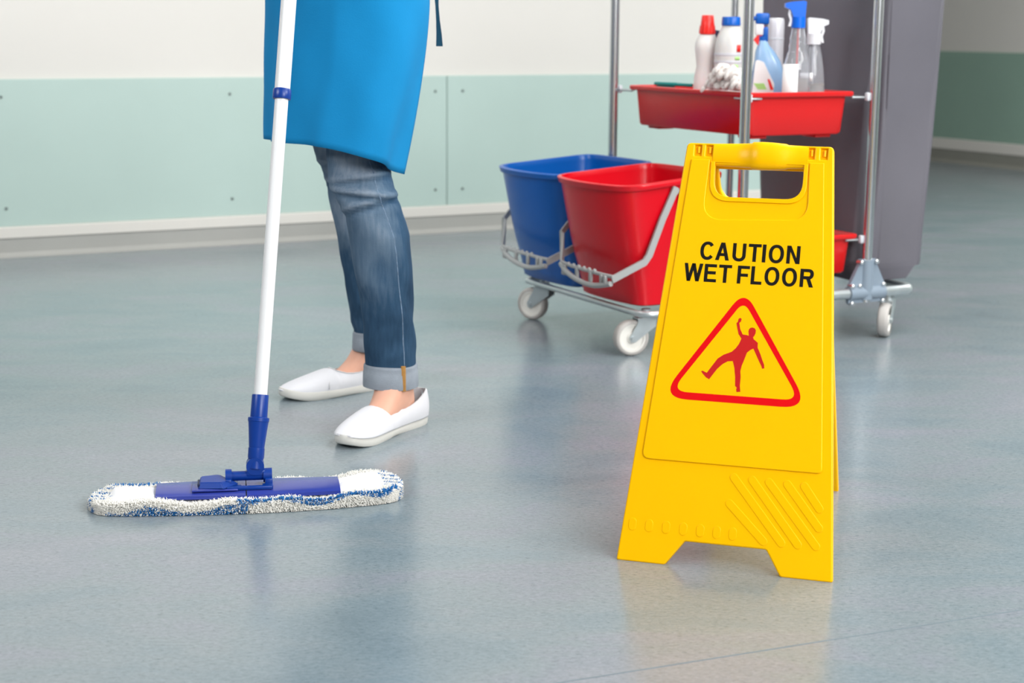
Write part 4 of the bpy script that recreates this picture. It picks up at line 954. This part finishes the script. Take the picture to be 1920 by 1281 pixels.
# 4 tall can behind
b = bthing('aerosol_can', 'tall silvery white can standing behind the light blue bottle', 'can', 0.299, 0.300, 0)
bm = B(); lathe(bm, [(0.021, 0), (0.0225, 0.003), (0.0225, 0.280), (0.0215, 0.290), (0.019, 0.294)], seg=28); obj('can_body', bm, 'roll', b, angle=50)
bm = B(); lathe(bm, [(0.0228, 0.236), (0.0232, 0.237), (0.0232, 0.240), (0.0228, 0.241)], seg=28, cap=False); obj('cap_joint', bm, 'label_grey', b)
# 5, 6 clear spray bottles
def clear_spray(label, u, v, head, flip, hw_, hb, tubec, lbl, hm):
    b = bthing('spray_bottle', label, 'bottle', u, v, 0.0, BG)
    prof = [(0.030, 0), (0.035, 0.004), (0.035, 0.15), (0.033, 0.175), (0.026, 0.202), (0.0215, 0.212), (0.0235, 0.222), (0.0200, 0.232), (0.0215, 0.242), (0.0180, 0.255), (0.0165, hb)]
    if flip > 0: prof = [(0.030, 0), (0.034, 0.004), (0.0335, 0.10), (0.029, 0.16), (0.021, 0.205), (0.0160, 0.224), (0.0155, hb)]
    bm = B(); lathe(bm, prof, seg=28, sy=.85); bd = obj('bottle_body', bm, 'clear', b, angle=60); solid(bd, 0.0015, -1.0)
    bm = B(); lathe(bm, [(0.028, 0.003), (0.0305, 0.006), (0.0308, 0.10), (0.0306, 0.125 if flip > 0 else 0.14)], seg=24, sy=.84); obj('liquid', bm, 'liquid', b)
    if lbl: lab(b, 0.0355, .87, 0.02, 0.176, 175, 268, 'label_white')
    else: lab(b, 0.0335, .87, 0.130, 0.152, 190, 262, 'label_white')
    bm = B(); tube(bm, [(0, 0, 0.012), (0, 0, hb)], 0.0028, 8); obj('dip_tube', bm, tubec, b)
    bm = B(); tube(bm, [(0, 0, hb - 0.004), (0, 0, hb + 0.024)], 0.0185, 18)
    f = flip; z = hb + 0.022
    ol = [(-0.016, 0), (-0.018, 0.040), (-0.012, 0.043), (0.020, 0.040), (0.036, 0.036), (0.036, 0.026), (0.022, 0.020), (0.014, 0)]
    loft(bm, [[(f * p[0], y * (1 if s_ else 1), z + p[1]) for p in ol] for y, s_ in ((-0.011, 0), (0.011, 1))])
    obj('spray_head', bm, hm, b, angle=40)
    bm = B(); loft(bm, [[(f * (x + s), y, z + dz) for s, y in ((-0.003, -0.005), (0.003, -0.005), (0.003, 0.005), (-0.003, 0.005))] for x, dz in ((0.022, 0.022), (0.024, 0.008), (0.019, -0.006), (0.023, -0.022))]); obj('trigger', bm, 'spray_white', b)
    return b
clear_spray('clear spray bottle with a bright blue spray head, tallest in the upper tray', 0.204, 0.070, 1, -1, 0.02, 0.272, 'cap_red', True, 'head_blue')
clear_spray('clear spray bottle with a white spray head, rightmost in the upper tray', 0.285, 0.110, 1, 1, 0.02, 0.230, 'spray_white', False, 'spray_white')
# dark sprayer peeping out behind the two left bottles
b = bthing('spray_bottle', 'white bottle with a navy trigger showing between the two leftmost bottles', 'bottle', 0.185, 0.405, 0, BG)
bm = B(); lathe(bm, [(0.026, 0), (0.028, 0.003), (0.028, 0.15), (0.022, 0.185), (0.014, 0.2), (0.013, 0.215)], seg=24); obj('bottle_body', bm, 'bottle_white', b, angle=50)
bm = B(); tube(bm, [(0, 0, 0.213), (0, 0, 0.230)], 0.015, 14); loft(bm, [[(p[0], y, p[1]) for p in ((-0.02, 0.23), (0.012, 0.23), (0.004, 0.258), (-0.02, 0.262))] for y in (-0.009, 0.009)]); obj('spray_head', bm, 'dark_navy', b, angle=40)
# chenille duster flopped over the left rim
dn = thing('chenille_duster', 'white chenille duster flopped over the left rim of the upper tray', 'duster', cw(0.045, 0.12, 0.655), CY)
items = []
bm = B()
for k in range(120):
    a = random.uniform(-0.062, 0.062); h = random.random(); c = Vector((random.uniform(-0.022, 0.012), a, 0.010 + 0.062 * h * (1 - (a / 0.075) ** 2)))
    d = Vector((-0.9 + random.uniform(-.5, .5), random.uniform(-.7, .7), random.uniform(-.5, .5) - 0.2)).normalized(); ln = random.uniform(0.022, 0.034)
    p2 = c + d * ln * .6 + Vector((0, 0, 0.003)); p3 = c + d * ln + Vector((-0.004, 0, -0.012))
    p3.z = max(p3.z, 0.011 if p3.x > -0.052 else -0.02); p2.z = max(p2.z, 0.011)
    tube(bm, smooth_path([c, p2, p3], 2), [0.003, 0.0055, 0.006, 0.006, 0.0035], 6)
o = obj('strand', bm, 'duster', dn, True, 180); o.name = 'strands'; o['kind'] = 'stuff'
bm = B(); box(bm, (0.0, 0, 0.030), (0.036, 0.11, 0.04), 0.012); obj('core', bm, 'duster', dn)
# teal brush lying across the tray
tb = thing('scrub_brush', 'small teal scrubbing brush resting inside the left end of the upper tray', 'brush', cw(0.075, 0.50, 0.6575), CY + 0.25)
bm = B(); box(bm, (0, 0, 0.006), (0.020, 0.075, 0.009), 0.003); tube(bm, [(0.0, 0.030, 0.006), (0.01, -0.09, 0.004)], 0.005, 10); obj('brush_body', bm, 'teal', tb)
bm = B()
for i in range(8):
    for j in range(3): tube(bm, [(-0.006 + j * 0.006, -0.028 + i * 0.008, 0.003), (-0.006 + j * 0.006, -0.028 + i * 0.008, -0.012)], 0.0018, 5)
o = obj('bristles', bm, 'teal', tb); o['kind'] = 'stuff'
